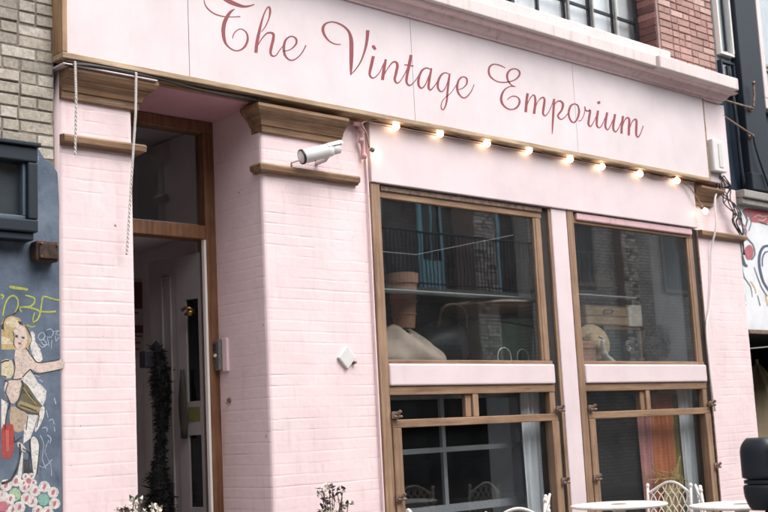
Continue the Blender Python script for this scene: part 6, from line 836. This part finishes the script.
o = sw.build('swan_vase', M['ceramic'], loc=(9.1, .26, SH), smooth=True); glue(o, 'white ceramic swan neck vase in front of the dark trunk', 'vase')
fn = thing('desk_fan', 'dark round desk fan at the right side of the right window', 'fan', (10.33, .45, SH))
FC = Vector((10.30, .42, SH+.27)); fd = Vector((-.75, -.65, .1)).normalized()
Mx = Matrix.Translation(FC) @ fd.to_track_quat('Z', 'Y').to_matrix().to_4x4()
mb = MB()
def ring(r_, z, th): 
    mb.tube([Mx @ Vector((r_*math.cos(2*math.pi*i/30), r_*math.sin(2*math.pi*i/30), z)) for i in range(30)], th, 6, closed=True)
ring(.165, 0, .007); ring(.11, .035, .003); ring(.06, .045, .003); ring(.165, -.05, .005)
for k in range(20):
    a = 2*math.pi*k/20; mb.tube([Mx @ Vector((r_*math.cos(a), r_*math.sin(a), z)) for r_, z in ((.02, .05), (.09, .042), (.15, .018), (.165, 0), (.165, -.05), (.1, -.08))], .0025, 5)
mb.build('cage', simple('fan_cage_grey', '#4d565d', .4, .1), fn)
for k in range(4):
    a = k*math.pi/2; vs = [Mx @ Vector((r_*math.cos(a+da), r_*math.sin(a+da), z)) for r_, da, z in ((.02, -.5, -.01), (.14, -.42, -.02), (.15, 0, 0), (.14, .42, .015), (.02, .5, .01))]
    MB().add(vs+[v+fd*.004 for v in vs], [(0, 1, 2, 3, 4), (9, 8, 7, 6, 5)]+[(i, (i+1) % 5, 5+(i+1) % 5, 5+i) for i in range(5)]).build('blade', simple('fan_blade', '#3d464d', .4), fn)
fanm = simple('fan_grey', '#59636b', .4, .1)
MB().lathe([(0, -.16), (.05, -.15), (.055, -.09), (.04, -.06), (.03, .0), (.0, .01)], n=18, M=Mx).build('motor', M['black_metal'], fn, smooth=True)
MB().tube([FC-fd*.1, FC-fd*.1+Vector((0, .0, -.2)), (FC.x+.08, FC.y+.06, SH+.02)], .016, 8).lathe([(0, 0), (.11, 0), (.1, .02), (.03, .035), (0, .035)], (FC.x+.08, FC.y+.06, SH+.001), 22).build('stand', M['black_metal'], fn, smooth=True)
ls = thing('pendant_lamp', 'tan pendant shade hanging inside the right window', 'pendant lamp', (9.8, .85, 2.9))
MB().lathe([(.20, .0), (.21, .005), (.12, .16), (.05, .18), (.045, .17), (.115, .15), (.195, .0)], (9.82, .85, 2.78), 28).build('shade', M['straw'], ls, smooth=True)
MB().tube([(9.82, .85, 2.95), (9.82, .85, 3.75)], .005, 6).build('flex', M['cable'], ls)
cr = thing('curtain_rail', 'thin pale rail across the top of the right window with two hanging hooks', 'rail', (9.4, .55, 3.1))
MB().tube([(8.75, .55, 3.07), (10.0, .55, 3.11)], .008, 8).build('rod', M['galv'], cr)
for x in (9.33, 9.72): MB().tube(smooth_path([(x, .55, 3.10), (x+.008, .55, 2.98), (x-.01, .55, 2.9), (x+.005, .55, 2.78), (x+.03, .55, 2.75)], 5), .012, 8).build('hook', M['galv'], cr, smooth=True)
o = MB().box(8.5, 9.86, .40, .52, 2.640, 2.652).build('glass_shelf', bpy.data.materials['shelf_edge_glass'], loc=(9.2, .45, 2.64)); glue(o, 'thin pale glass shelf over the suitcase in the right window', 'shelf')
# lower right window
o = MB().box(8.45, 9.42, .20, .235, .3, 1.72).build('backdrop_board', M['board_black'], loc=(9.1, .31, .3), bevel=.004); glue(o, 'black board standing behind the lower right window', 'board')
curtain('pink_cloth', 9.40, 9.60, .17, .4, 1.70, M['cloth_pink'], 'dusty pink cloth hanging beside the black board', 3, .010)
curtain('orange_cloth', 9.59, 9.98, .185, .4, 1.70, M['cloth_orange'], 'orange cloth hanging in the lower right window', 5, .010)
curtain('olive_cloth', 9.96, 10.10, .20, .4, 1.68, M['cloth_olive'], 'olive cloth hanging right of the orange cloth', 3, .012)
mb = MB(); rs = random.Random(3)
for k in range(16):
    x = 9.68+rs.uniform(-.06, .1); p = [(x, .12, .36), (x+rs.uniform(-.06, .08), .11, .7), (x+rs.uniform(-.2, .25), .10+rs.uniform(-.02, .05), .88+rs.uniform(-.08, .05)), (x+rs.uniform(-.3, .36), .10+rs.uniform(-.03, .05), .97+rs.uniform(-.17, .14))]
    mb.tube(smooth_path(p, 5), [.009]*8+[.005]*8, 5)
o = mb.build('dry_branches', M['dry'], loc=(9.95, .2, .36)); glue(o, 'bunch of dry curved branches in front of the orange cloth', 'branches')
pn = thing('hanging_bulb', 'tiny lit amber bulb hanging inside the lower left window', 'bulb', (8.37, .8, 1.44))
MB().lathe([(0, -.014), (.011, -.009), (.013, 0), (.008, .012), (0, .014)], (8.2, .7, 1.46), 12).build('glass', M['small_bulb'], pn, smooth=True)
MB().tube([(8.2, .7, 1.473), (8.2, .7, 3.7)], .003, 5).build('flex', M['cable'], pn)
# lobby things
po = thing('poster', 'pale notice with dark red print on the lobby wall', 'poster', (4.85, 1.59, 2.2))
MB().box(4.66, 5.0, 1.588, 1.597, 2.12, 2.74).build('sheet', M['paper'], po)
mb = MB().box(4.69, 4.98, 1.584, 1.5875, 2.50, 2.71)
for z, w_ in ((2.46, .9), (2.43, .7), (2.28, 1), (2.255, .8), (2.23, .95), (2.205, .6), (2.18, .9)): mb.box(4.72, 4.72+.25*w_, 1.584, 1.5875, z, z+.012)
mb.box(4.71, 4.98, 1.584, 1.5875, 2.31, 2.37); mb.build('print', M['paper_dark'], po)
mb = MB(); rs = random.Random(9); p0 = Vector((4.74, 1.02, 2.17))
for k in range(60):
    t = k/59; c_ = Vector((4.72+.03*math.sin(t*9)+.05*t, .99-.03*t, 2.14-1.85*t)); wd = .055+.03*math.sin(t*13)+.06*t
    for j in range(90):
        a = rs.uniform(0, 6.28); e = rs.uniform(-.9, .6); dd = Vector((math.cos(a), math.sin(a), e)).normalized(); L = wd*(.55+.5*rs.random()+.5*rs.random()**6)*(1+.25*math.sin(k*1.9+a)); s_ = dd.orthogonal().normalized()*rs.uniform(.0008, .0022)
        mb.add([c_+s_, c_-s_, c_+dd*L*.6-s_*1.2+Vector((0, 0, -.012)), c_+dd*L+Vector((0, 0, -.03*rs.random())), c_+dd*L*.6+s_*1.2], [(0, 1, 2, 3, 4)])
    mb.blob(c_, (wd*.55,)*2+(.05,), k, .3, 8, 6)
o = mb.build('feather_boa', M['feather'], loc=(4.73, 1, .3)); glue(o, 'long black feather boa hanging on the open door', 'boa')
bx = MB().box(4.62, 4.70, .98, 1.06, 2.0, 2.12).build('door_lantern', M['black_metal'], loc=(4.66, 1.02, 2.0), bevel=.008); glue(bx, 'small black box hung beside the top of the feather boa', 'box')
vs = []; n = 12
for i in range(8):
    z = 1.97-.07*i; w_ = .012+.024*math.sin(min(1, i/5)*1.6)*(1 if i < 6 else .6)
    for j in range(n): a = 2*math.pi*j/n; vs.append(Vector(leaf(.165+w_*math.cos(a)*(1+.2*math.sin(3*a+i)), -.03+.02*math.sin(a), z)))
mb = MB().add(vs, [(i*n+j, i*n+(j+1) % n, (i+1)*n+(j+1) % n, (i+1)*n+j) for i in range(7) for j in range(n)]+[tuple(range(n)), tuple(7*n+j for j in range(n))])
o = mb.build('scarf', simple('dark_scarf', '#2c2620', .9, var=.4), loc=leaf(.165, -.03, 1.5), smooth=True); glue(o, 'dark knotted scarf hanging on the open grey door', 'scarf')

# ================================================================ cafe furniture
def make_table():
    t = thing('cafe_table', '', 'table')
    MB().lathe([(0, .700), (.33, .700), (.345, .704), (.348, .712), (.345, .720), (.32, .722), (.30, .719), (0, .719)], n=48).build('tabletop', M['chair'], t, smooth=False)
    MB().lathe([(.0, .7195), (.055, .7195), (.052, .7225), (.03, .7228), (.0, .7205)], n=20).build('parasol_cap', simple('cap_grey', '#8d857d', .5), t)
    MB().lathe([(.026, .03), (.028, .35), (.036, .36), (.036, .39), (.028, .40), (.026, .62), (.06, .699), (0, .699)], n=16).build('pedestal', M['chair'], t, smooth=True)
    for k in range(3):
        a = k*2*math.pi/3+.4; c_, s_ = math.cos(a), math.sin(a)
        MB().tube(smooth_path([(.02*c_, .02*s_, .20), (.12*c_, .12*s_, .17), (.2*c_, .2*s_, .06), (.27*c_, .27*s_, .012), (.30*c_, .30*s_, .02)], 5), .014, 8).build('foot', M['chair'], t, smooth=True)
    return t
tb = make_table(); tb.location = (7.22, -1.15, PZ)
tb2 = copy_tree(tb); tb2.location = (7.34, -2.07, PZ)
tag(tb, 'round white metal cafe table in front of the centre mullion', 'table', 'white cafe tables'); tag(tb2, 'round white metal cafe table beside the van wing mirror', 'table', 'white cafe tables')
def make_chair():
    t = thing('wire_chair', '', 'chair')                # faces +X; back at x=-.19
    bw, bz0, bz1 = .19, .44, .78
    def back(y, z): return (-.17-.10*(z-.44)-.03*(1-(y/bw)**2), y, z)
    topz = lambda y: bz1-.045+.085*math.cos(min(1, abs(y)/bw)*math.pi/2)**1.3
    arch = [back(bw*math.sin(R(a)), topz(bw*math.sin(R(a)))) for a in range(-88, 89, 8)]
    mb = MB().tube(arch, .010, 8)
    for s_ in (-1, 1):
        mb.tube([back(s_*bw, bz0-.02), back(s_*bw, .6), back(s_*bw, bz1-.0)], .011, 8); mb.blob(back(s_*bw, bz1+.012), (.016, .016, .02), 1, 0, 10, 8)
    mb.tube([back(y, .50) for y in np.linspace(-bw, bw, 9)], .008, 6)
    mb.build('back_frame', M['chair'], t, smooth=True)
    mb = MB()
    for sl in (-1, 1):
        for k in np.arange(-.55, .56, .062):
            pts_ = []
            for q in np.linspace(.50, .83, 23):
                y = k+sl*(q-.5)*.62-sl*.1
                if abs(y) < bw-.003 and q < topz(y)-.004: pts_.append(back(y+.006*math.sin(q*60)*sl, q))
            if len(pts_) > 1: mb.tube(pts_, .0048, 5)
    mb.build('lattice', M['chair'], t, smooth=True)
    mb = MB().lathe([(0, .432), (.185, .432), (.2, .44), (.2, .452), (.185, .456), (.0, .445)], n=36); mb.build('seat', M['chair'], t)
    for sx, sy in itertools.product((-1, 1), (-1, 1)):
        MB().tube(smooth_path([(sx*.13, sy*.13, .435), (sx*.15, sy*.15, .3), (sx*.165, sy*.165, .12), (sx*.2, sy*.19, .008)], 5), .010, 8).build('leg', M['chair'], t, smooth=True)
    return t
ch = make_chair(); first = True
for (x, y, rz, lab) in ((7.93, -.98, 184, 'white wire chair with diamond lattice back behind the table by the orange cloth'),
                        (7.86, -1.67, -57, 'white wire chair seen edge on between the two tables'),
                        (6.60, -.72, 129, 'white wire chair whose back tip shows left of the first table'),
                        (5.734, -1.436, 50, 'white wire chair with rounded back in front of the lower left window'),
                        (5.587, -1.00, -35, 'white wire chair beside the left post of the lower left window')):
    o = ch if first else copy_tree(ch); first = False
    o.location = (x, y, PZ); o.rotation_euler = (0, 0, R(rz)); tag(o, lab, 'chair', 'white wire chairs on the pavement')

# ================================================================ potted plants
def plant(x, y, top, seed, petals, leaf_m, label, spread):
    t = thing('potted_plant', label, 'plant', (x, y, PZ), 'potted plants by the doorway')
    MB().lathe([(0, 0), (.13, 0), (.17, .40), (.185, .41), (.185, .45), (.165, .45), (.155, .40), (0, .39)], (x, y, PZ), 28).build('pot', M['pot'], t, smooth=True)
    rs = random.Random(seed); sm_, lf, pt, pk = MB(), MB(), MB(), MB()
    def quad(mb, c, d, L, w):
        d = d.normalized(); s_ = d.orthogonal(); s_.rotate(Matrix.Rotation(rs.uniform(0, 6.28), 3, d)); s_ = s_.normalized()*w; up = d.cross(s_).normalized()*w*.35
        mb.add([c, c+d*L*.45+s_+up, c+d*L, c+d*L*.45-s_+up, c+d*L*.5], [(0, 1, 4), (1, 2, 4), (2, 3, 4), (3, 0, 4)])
    for k in range(30):
        a = rs.uniform(0, 6.28); r_ = spread*math.sqrt(rs.random()); h = top-rs.random()**1.6*.30-PZ*0; tip = Vector((x+r_*math.cos(a), y+r_*math.sin(a)*.8, h-(r_/spread)**2*.09))
        base = Vector((x+rs.uniform(-.05, .05), y+rs.uniform(-.05, .05), PZ+.40)); mid = base.lerp(tip, .55)+Vector((rs.uniform(-.02, .02), rs.uniform(-.02, .02), .05))
        p = smooth_path([base, mid, tip], 5); sm_.tube(p, [.0045]*5+[.003]*(len(p)-5), 5)
        for i in range(12):
            q = p[rs.randrange(3, len(p))]; dd = Vector((rs.gauss(0, 1), rs.gauss(0, 1), rs.gauss(.3, .7)))
            quad(lf, q, dd, rs.uniform(.025, .055), rs.uniform(.006, .014))
        if rs.random() < petals:
            white_ = rs.random() < .82; mbp = MB()
            for b in range(rs.randint(1, 3)):
                cc_ = tip+Vector((rs.gauss(0, .014), rs.gauss(0, .014), rs.gauss(0, .014)))
                for i in range(7): quad(mbp, cc_, Vector((rs.gauss(0, 1), rs.gauss(0, 1), rs.gauss(.4, .8))), rs.uniform(.018, .03), rs.uniform(.007, .012))
            mbp.build('flower', M['petal'] if white_ else M['petal_pink'], t)
        elif rs.random() < .5: pk.blob(tip, (.006, .006, .009), k, .2, 6, 5)
    sm_.build('stem', M['stem'], t); lf.build('foliage', leaf_m, t); pk.build('bud', M['petal_pink'], t)
plant(3.70, -.40, 1.165, 3, .75, M['leaf'], 'leafy potted plant with white flowers in front of the doorway edge', .17)
plant(5.155, -.40, 1.145, 12, .35, M['leaf_dark'], 'sparse dark potted plant with small pale buds by the middle pillar', .13)

# ================================================================ parked van (only its mirror and wing reach the picture)
van = thing('parked_van', 'white van parked at the kerb with a black wing mirror', 'van', (6.6, -4.75, 0))
YV = -3.80                                              # flank towards the shop
prof = [(3.98, .38), (3.96, .72), (4.02, .86), (4.35, .97), (4.95, 1.045), (5.75, 1.92), (6.0, 2.03), (9.0, 2.08), (9.15, 1.95), (9.2, .9), (9.18, .38)]
mb = MB()
def vsec(y, k): return [(6.6+(a-6.6)*k, y, .38+(b-.38)*(k if b > 1.1 else 1)) for a, b in prof]
secs = [(YV-.06, .985), (YV, .97), (YV-.0, .97)]
ys = [(YV, .965), (YV-.05, .985), (YV-.2, 1.0), (YV-1.7, 1.0), (YV-1.85, .985), (YV-1.9, .965)]
n = len(prof); vs = [q for y, k in ys for q in vsec(y, k)]
mb.add(vs, [(i*n+j, i*n+(j+1) % n, (i+1)*n+(j+1) % n, (i+1)*n+j) for i in range(5) for j in range(n)]+[tuple(range(n))[::-1], tuple(5*n+j for j in range(n))])
body = mb.build('body', M['van'], van, bevel=.03, seg=3)
MB().add([(5.04, YV-.16, 1.10), (5.04, YV-1.74, 1.10), (5.70, YV-1.66, 1.88), (5.70, YV-.24, 1.88), (5.10, YV-.16, 1.10), (5.10, YV-1.74, 1.10), (5.74, YV-1.66, 1.86), (5.74, YV-.24, 1.86)], [(0, 1, 2, 3), (7, 6, 5, 4), (0, 4, 5, 1), (1, 5, 6, 2), (2, 6, 7, 3), (3, 7, 4, 0)]).build('windscreen', M['van_glass'], van)
MB().add([(5.35, YV+.006, 1.12), (6.3, YV+.006, 1.12), (6.3, YV-.02, 1.8), (5.85, YV-.02, 1.8), (5.35, YV-.05, 1.12), (6.3, YV-.05, 1.12), (6.3, YV-.06, 1.8), (5.85, YV-.06, 1.8)], [(0, 1, 2, 3), (7, 6, 5, 4), (0, 4, 5, 1), (1, 5, 6, 2), (2, 6, 7, 3), (3, 7, 4, 0)]).build('side_window', M['van_glass'], van)
for wx, wy in ((4.85, YV-.13), (8.3, YV-.13), (4.85, YV-1.77), (8.3, YV-1.77)):
    Mx = Matrix.Translation((wx, wy, .33)) @ Matrix.Rotation(R(90), 4, 'X')
    w = MB().lathe([(.19, -.1), (.31, -.1), (.33, -.07), (.33, .07), (.31, .1), (.19, .1)], n=32, M=Mx).build('wheel', M['tyre'], van, smooth=True)
    MB().lathe([(0, -.085), (.19, -.09), (.2, -.06), (.2, .06), (.19, .09), (0, .085)], n=24, M=Mx).build('rim', M['galv'], w)
MB().box(3.93, 4.06, YV-1.8, YV-.1, .36, .62).build('bumper', M['van_trim'], van, bevel=.03, seg=3)
for y in (YV-.38, YV-1.52): MB().blob((4.03, y, .80), (.06, .16, .08), 1, 0, 16, 10).build('headlight', simple('headlight_glass', '#c8ced2', .1), van, smooth=True)
MB().tube([(6.35, YV+.008, 1.02), (6.35, YV+.03, 1.02), (6.52, YV+.03, 1.02), (6.52, YV+.008, 1.02)], .012, 8).build('door_handle', M['van_trim'], van)
# wing mirror: tall housing with a waist groove, rounded towards the front
def mirror_shell(z0, z1, top_round, bot_round, sc=1.0, nx=28, nz=16):
    vs = []; C0 = Vector((5.032, -3.585, 0))
    for i in range(nz+1):
        t = i/nz; z = z0+(z1-z0)*t; k = 1.0
        if top_round and t > 1-top_round: k = math.sqrt(max(0, 1-((t-(1-top_round))/top_round)**2*.62))
        if bot_round and t < bot_round: k = math.sqrt(max(0, 1-((bot_round-t)/bot_round)**2*.55))
        for j in range(nx):
            a = 2*math.pi*j/nx; c_, s_ = math.cos(a), math.sin(a); p = 3.2
            rx = .055*abs(c_)**(2/p)*(1 if c_ > 0 else -1); ry = .088*abs(s_)**(2/p)*(1 if s_ > 0 else -1)
            vs.append((C0.x+rx*k*sc*(1.25 if c_ < 0 else .8), C0.y+ry*k*sc+(t-.5)*.0, z))
    return vs, [(i*nx+j, i*nx+(j+1) % nx, (i+1)*nx+(j+1) % nx, (i+1)*nx+j) for i in range(nz) for j in range(nx)]+[tuple(range(nx))[::-1], tuple(nz*nx+j for j in range(nx))]
wm = MB().add(*mirror_shell(1.155, 1.345, .35, .06))
wm.add(*mirror_shell(1.140, 1.156, 0, 0, .93)).add(*mirror_shell(1.020, 1.141, .10, .75, .98))
wm = wm.build('wing_mirror', M['van_trim'], van, smooth=True)
MB().tube(smooth_path([(5.07, -3.66, 1.10), (5.09, -3.74, 1.085), (5.12, -3.83, 1.08)], 5), .022, 10).tube(smooth_path([(5.07, -3.66, 1.27), (5.10, -3.76, 1.22), (5.14, -3.84, 1.16)], 5), .016, 10).build('mirror_arm', M['van_trim'], wm, smooth=True)
MB().box(5.105, 5.109, -3.685, -3.53, 1.165, 1.33).build('mirror_glass', M['van_glass'], wm)

# ================================================================ the building across the street (seen mirrored in the glass)
ob = thing('brick_terrace', 'dark brick terrace with an iron railed balcony across the street, mirrored in the shop glass', 'building', (14, -10, PZ))
MB().box(-14, 34, -16, -9.9, PZ, 8.2).build('wall', M['brick_opposite'], ob)
MB().box(-14.2, 34.2, -16, -9.75, 8.21, 8.45).build('parapet', M['stone'], ob)
MB().box(19.2, 34, -9.89, -9.5, PZ, 8.19).build('pale_wall', M['brick_opposite_pale'], ob)
for x in (17.35, 22.2): 
    mb = MB(); bricks(mb, x, x+.62, 2.4, 7.9, lambda u, v, w: (u, -9.30+w, v), int(x), jit=.012, header=.5)
    mb.build('brick_pier', M['stone_rough'], ob, tint=True)
    MB().box(x-.005, x+.625, -9.89, -9.33, 2.39, 7.9).build('pier_core', M['mortar_pink'], ob)
MB().box(13.4, 19.0, -9.89, -8.95, 3.94, 4.06).build('balcony_slab', M['stone'], ob)
ra = MB().tube([(13.4, -8.98, 5.1), (19.0, -8.98, 5.1)], .022, 6).tube([(13.4, -8.98, 4.14), (19.0, -8.98, 4.14)], .018, 6)
ra = ra.build('railing', M['black_metal'], ob)
mb = MB()
for k in range(56): mb.tube([(13.42+k*.1, -8.98, 4.06), (13.42+k*.1, -8.98, 5.1)], .010, 5)
mb.build('baluster', M['black_metal'], ra)
for (x0, x1, z0, z1, teal) in ((14.6, 15.35, 4.06, 6.1, 1), (16.35, 17.0, 4.06, 6.1, 1), (18.0, 18.7, 4.06, 6.1, 1), (11.2, 12.4, 4.4, 6.2, 0), (8, 9.2, 4.4, 6.2, 0), (5, 6.2, 4.4, 6.2, 0), (2, 3.2, 4.4, 6.2, 0), (20.2, 21.4, 4.4, 6.2, 0), (24, 25.2, 4.4, 6.2, 0)):
    fr_ = MB().box(x0, x1, -9.895, -9.84 if x0 < 19 else -9.44, z0, z1).build('window', M['teal'] if teal else M['stone'], ob)
    yb = -9.838 if x0 < 19 else -9.438
    MB().box(x0+.09, (x0+x1)/2-.03, yb, yb+.01, z0+(.7 if teal else .1), z1-.1).box((x0+x1)/2+.03, x1-.09, yb, yb+.01, z0+(.7 if teal else .1), z1-.1).build('pane', M['van_glass'], fr_)
for (x0, x1) in ((2, 5), (6.5, 9.5), (11, 14), (15, 18)):
    fr_ = MB().box(x0, x1, -9.895, -9.82, .5, 3.1).build('shop_window', M['navy_black'], ob)
    MB().box(x0+.1, x1-.1, -9.818, -9.81, .9, 3.0).build('pane', M['van_glass'], fr_)
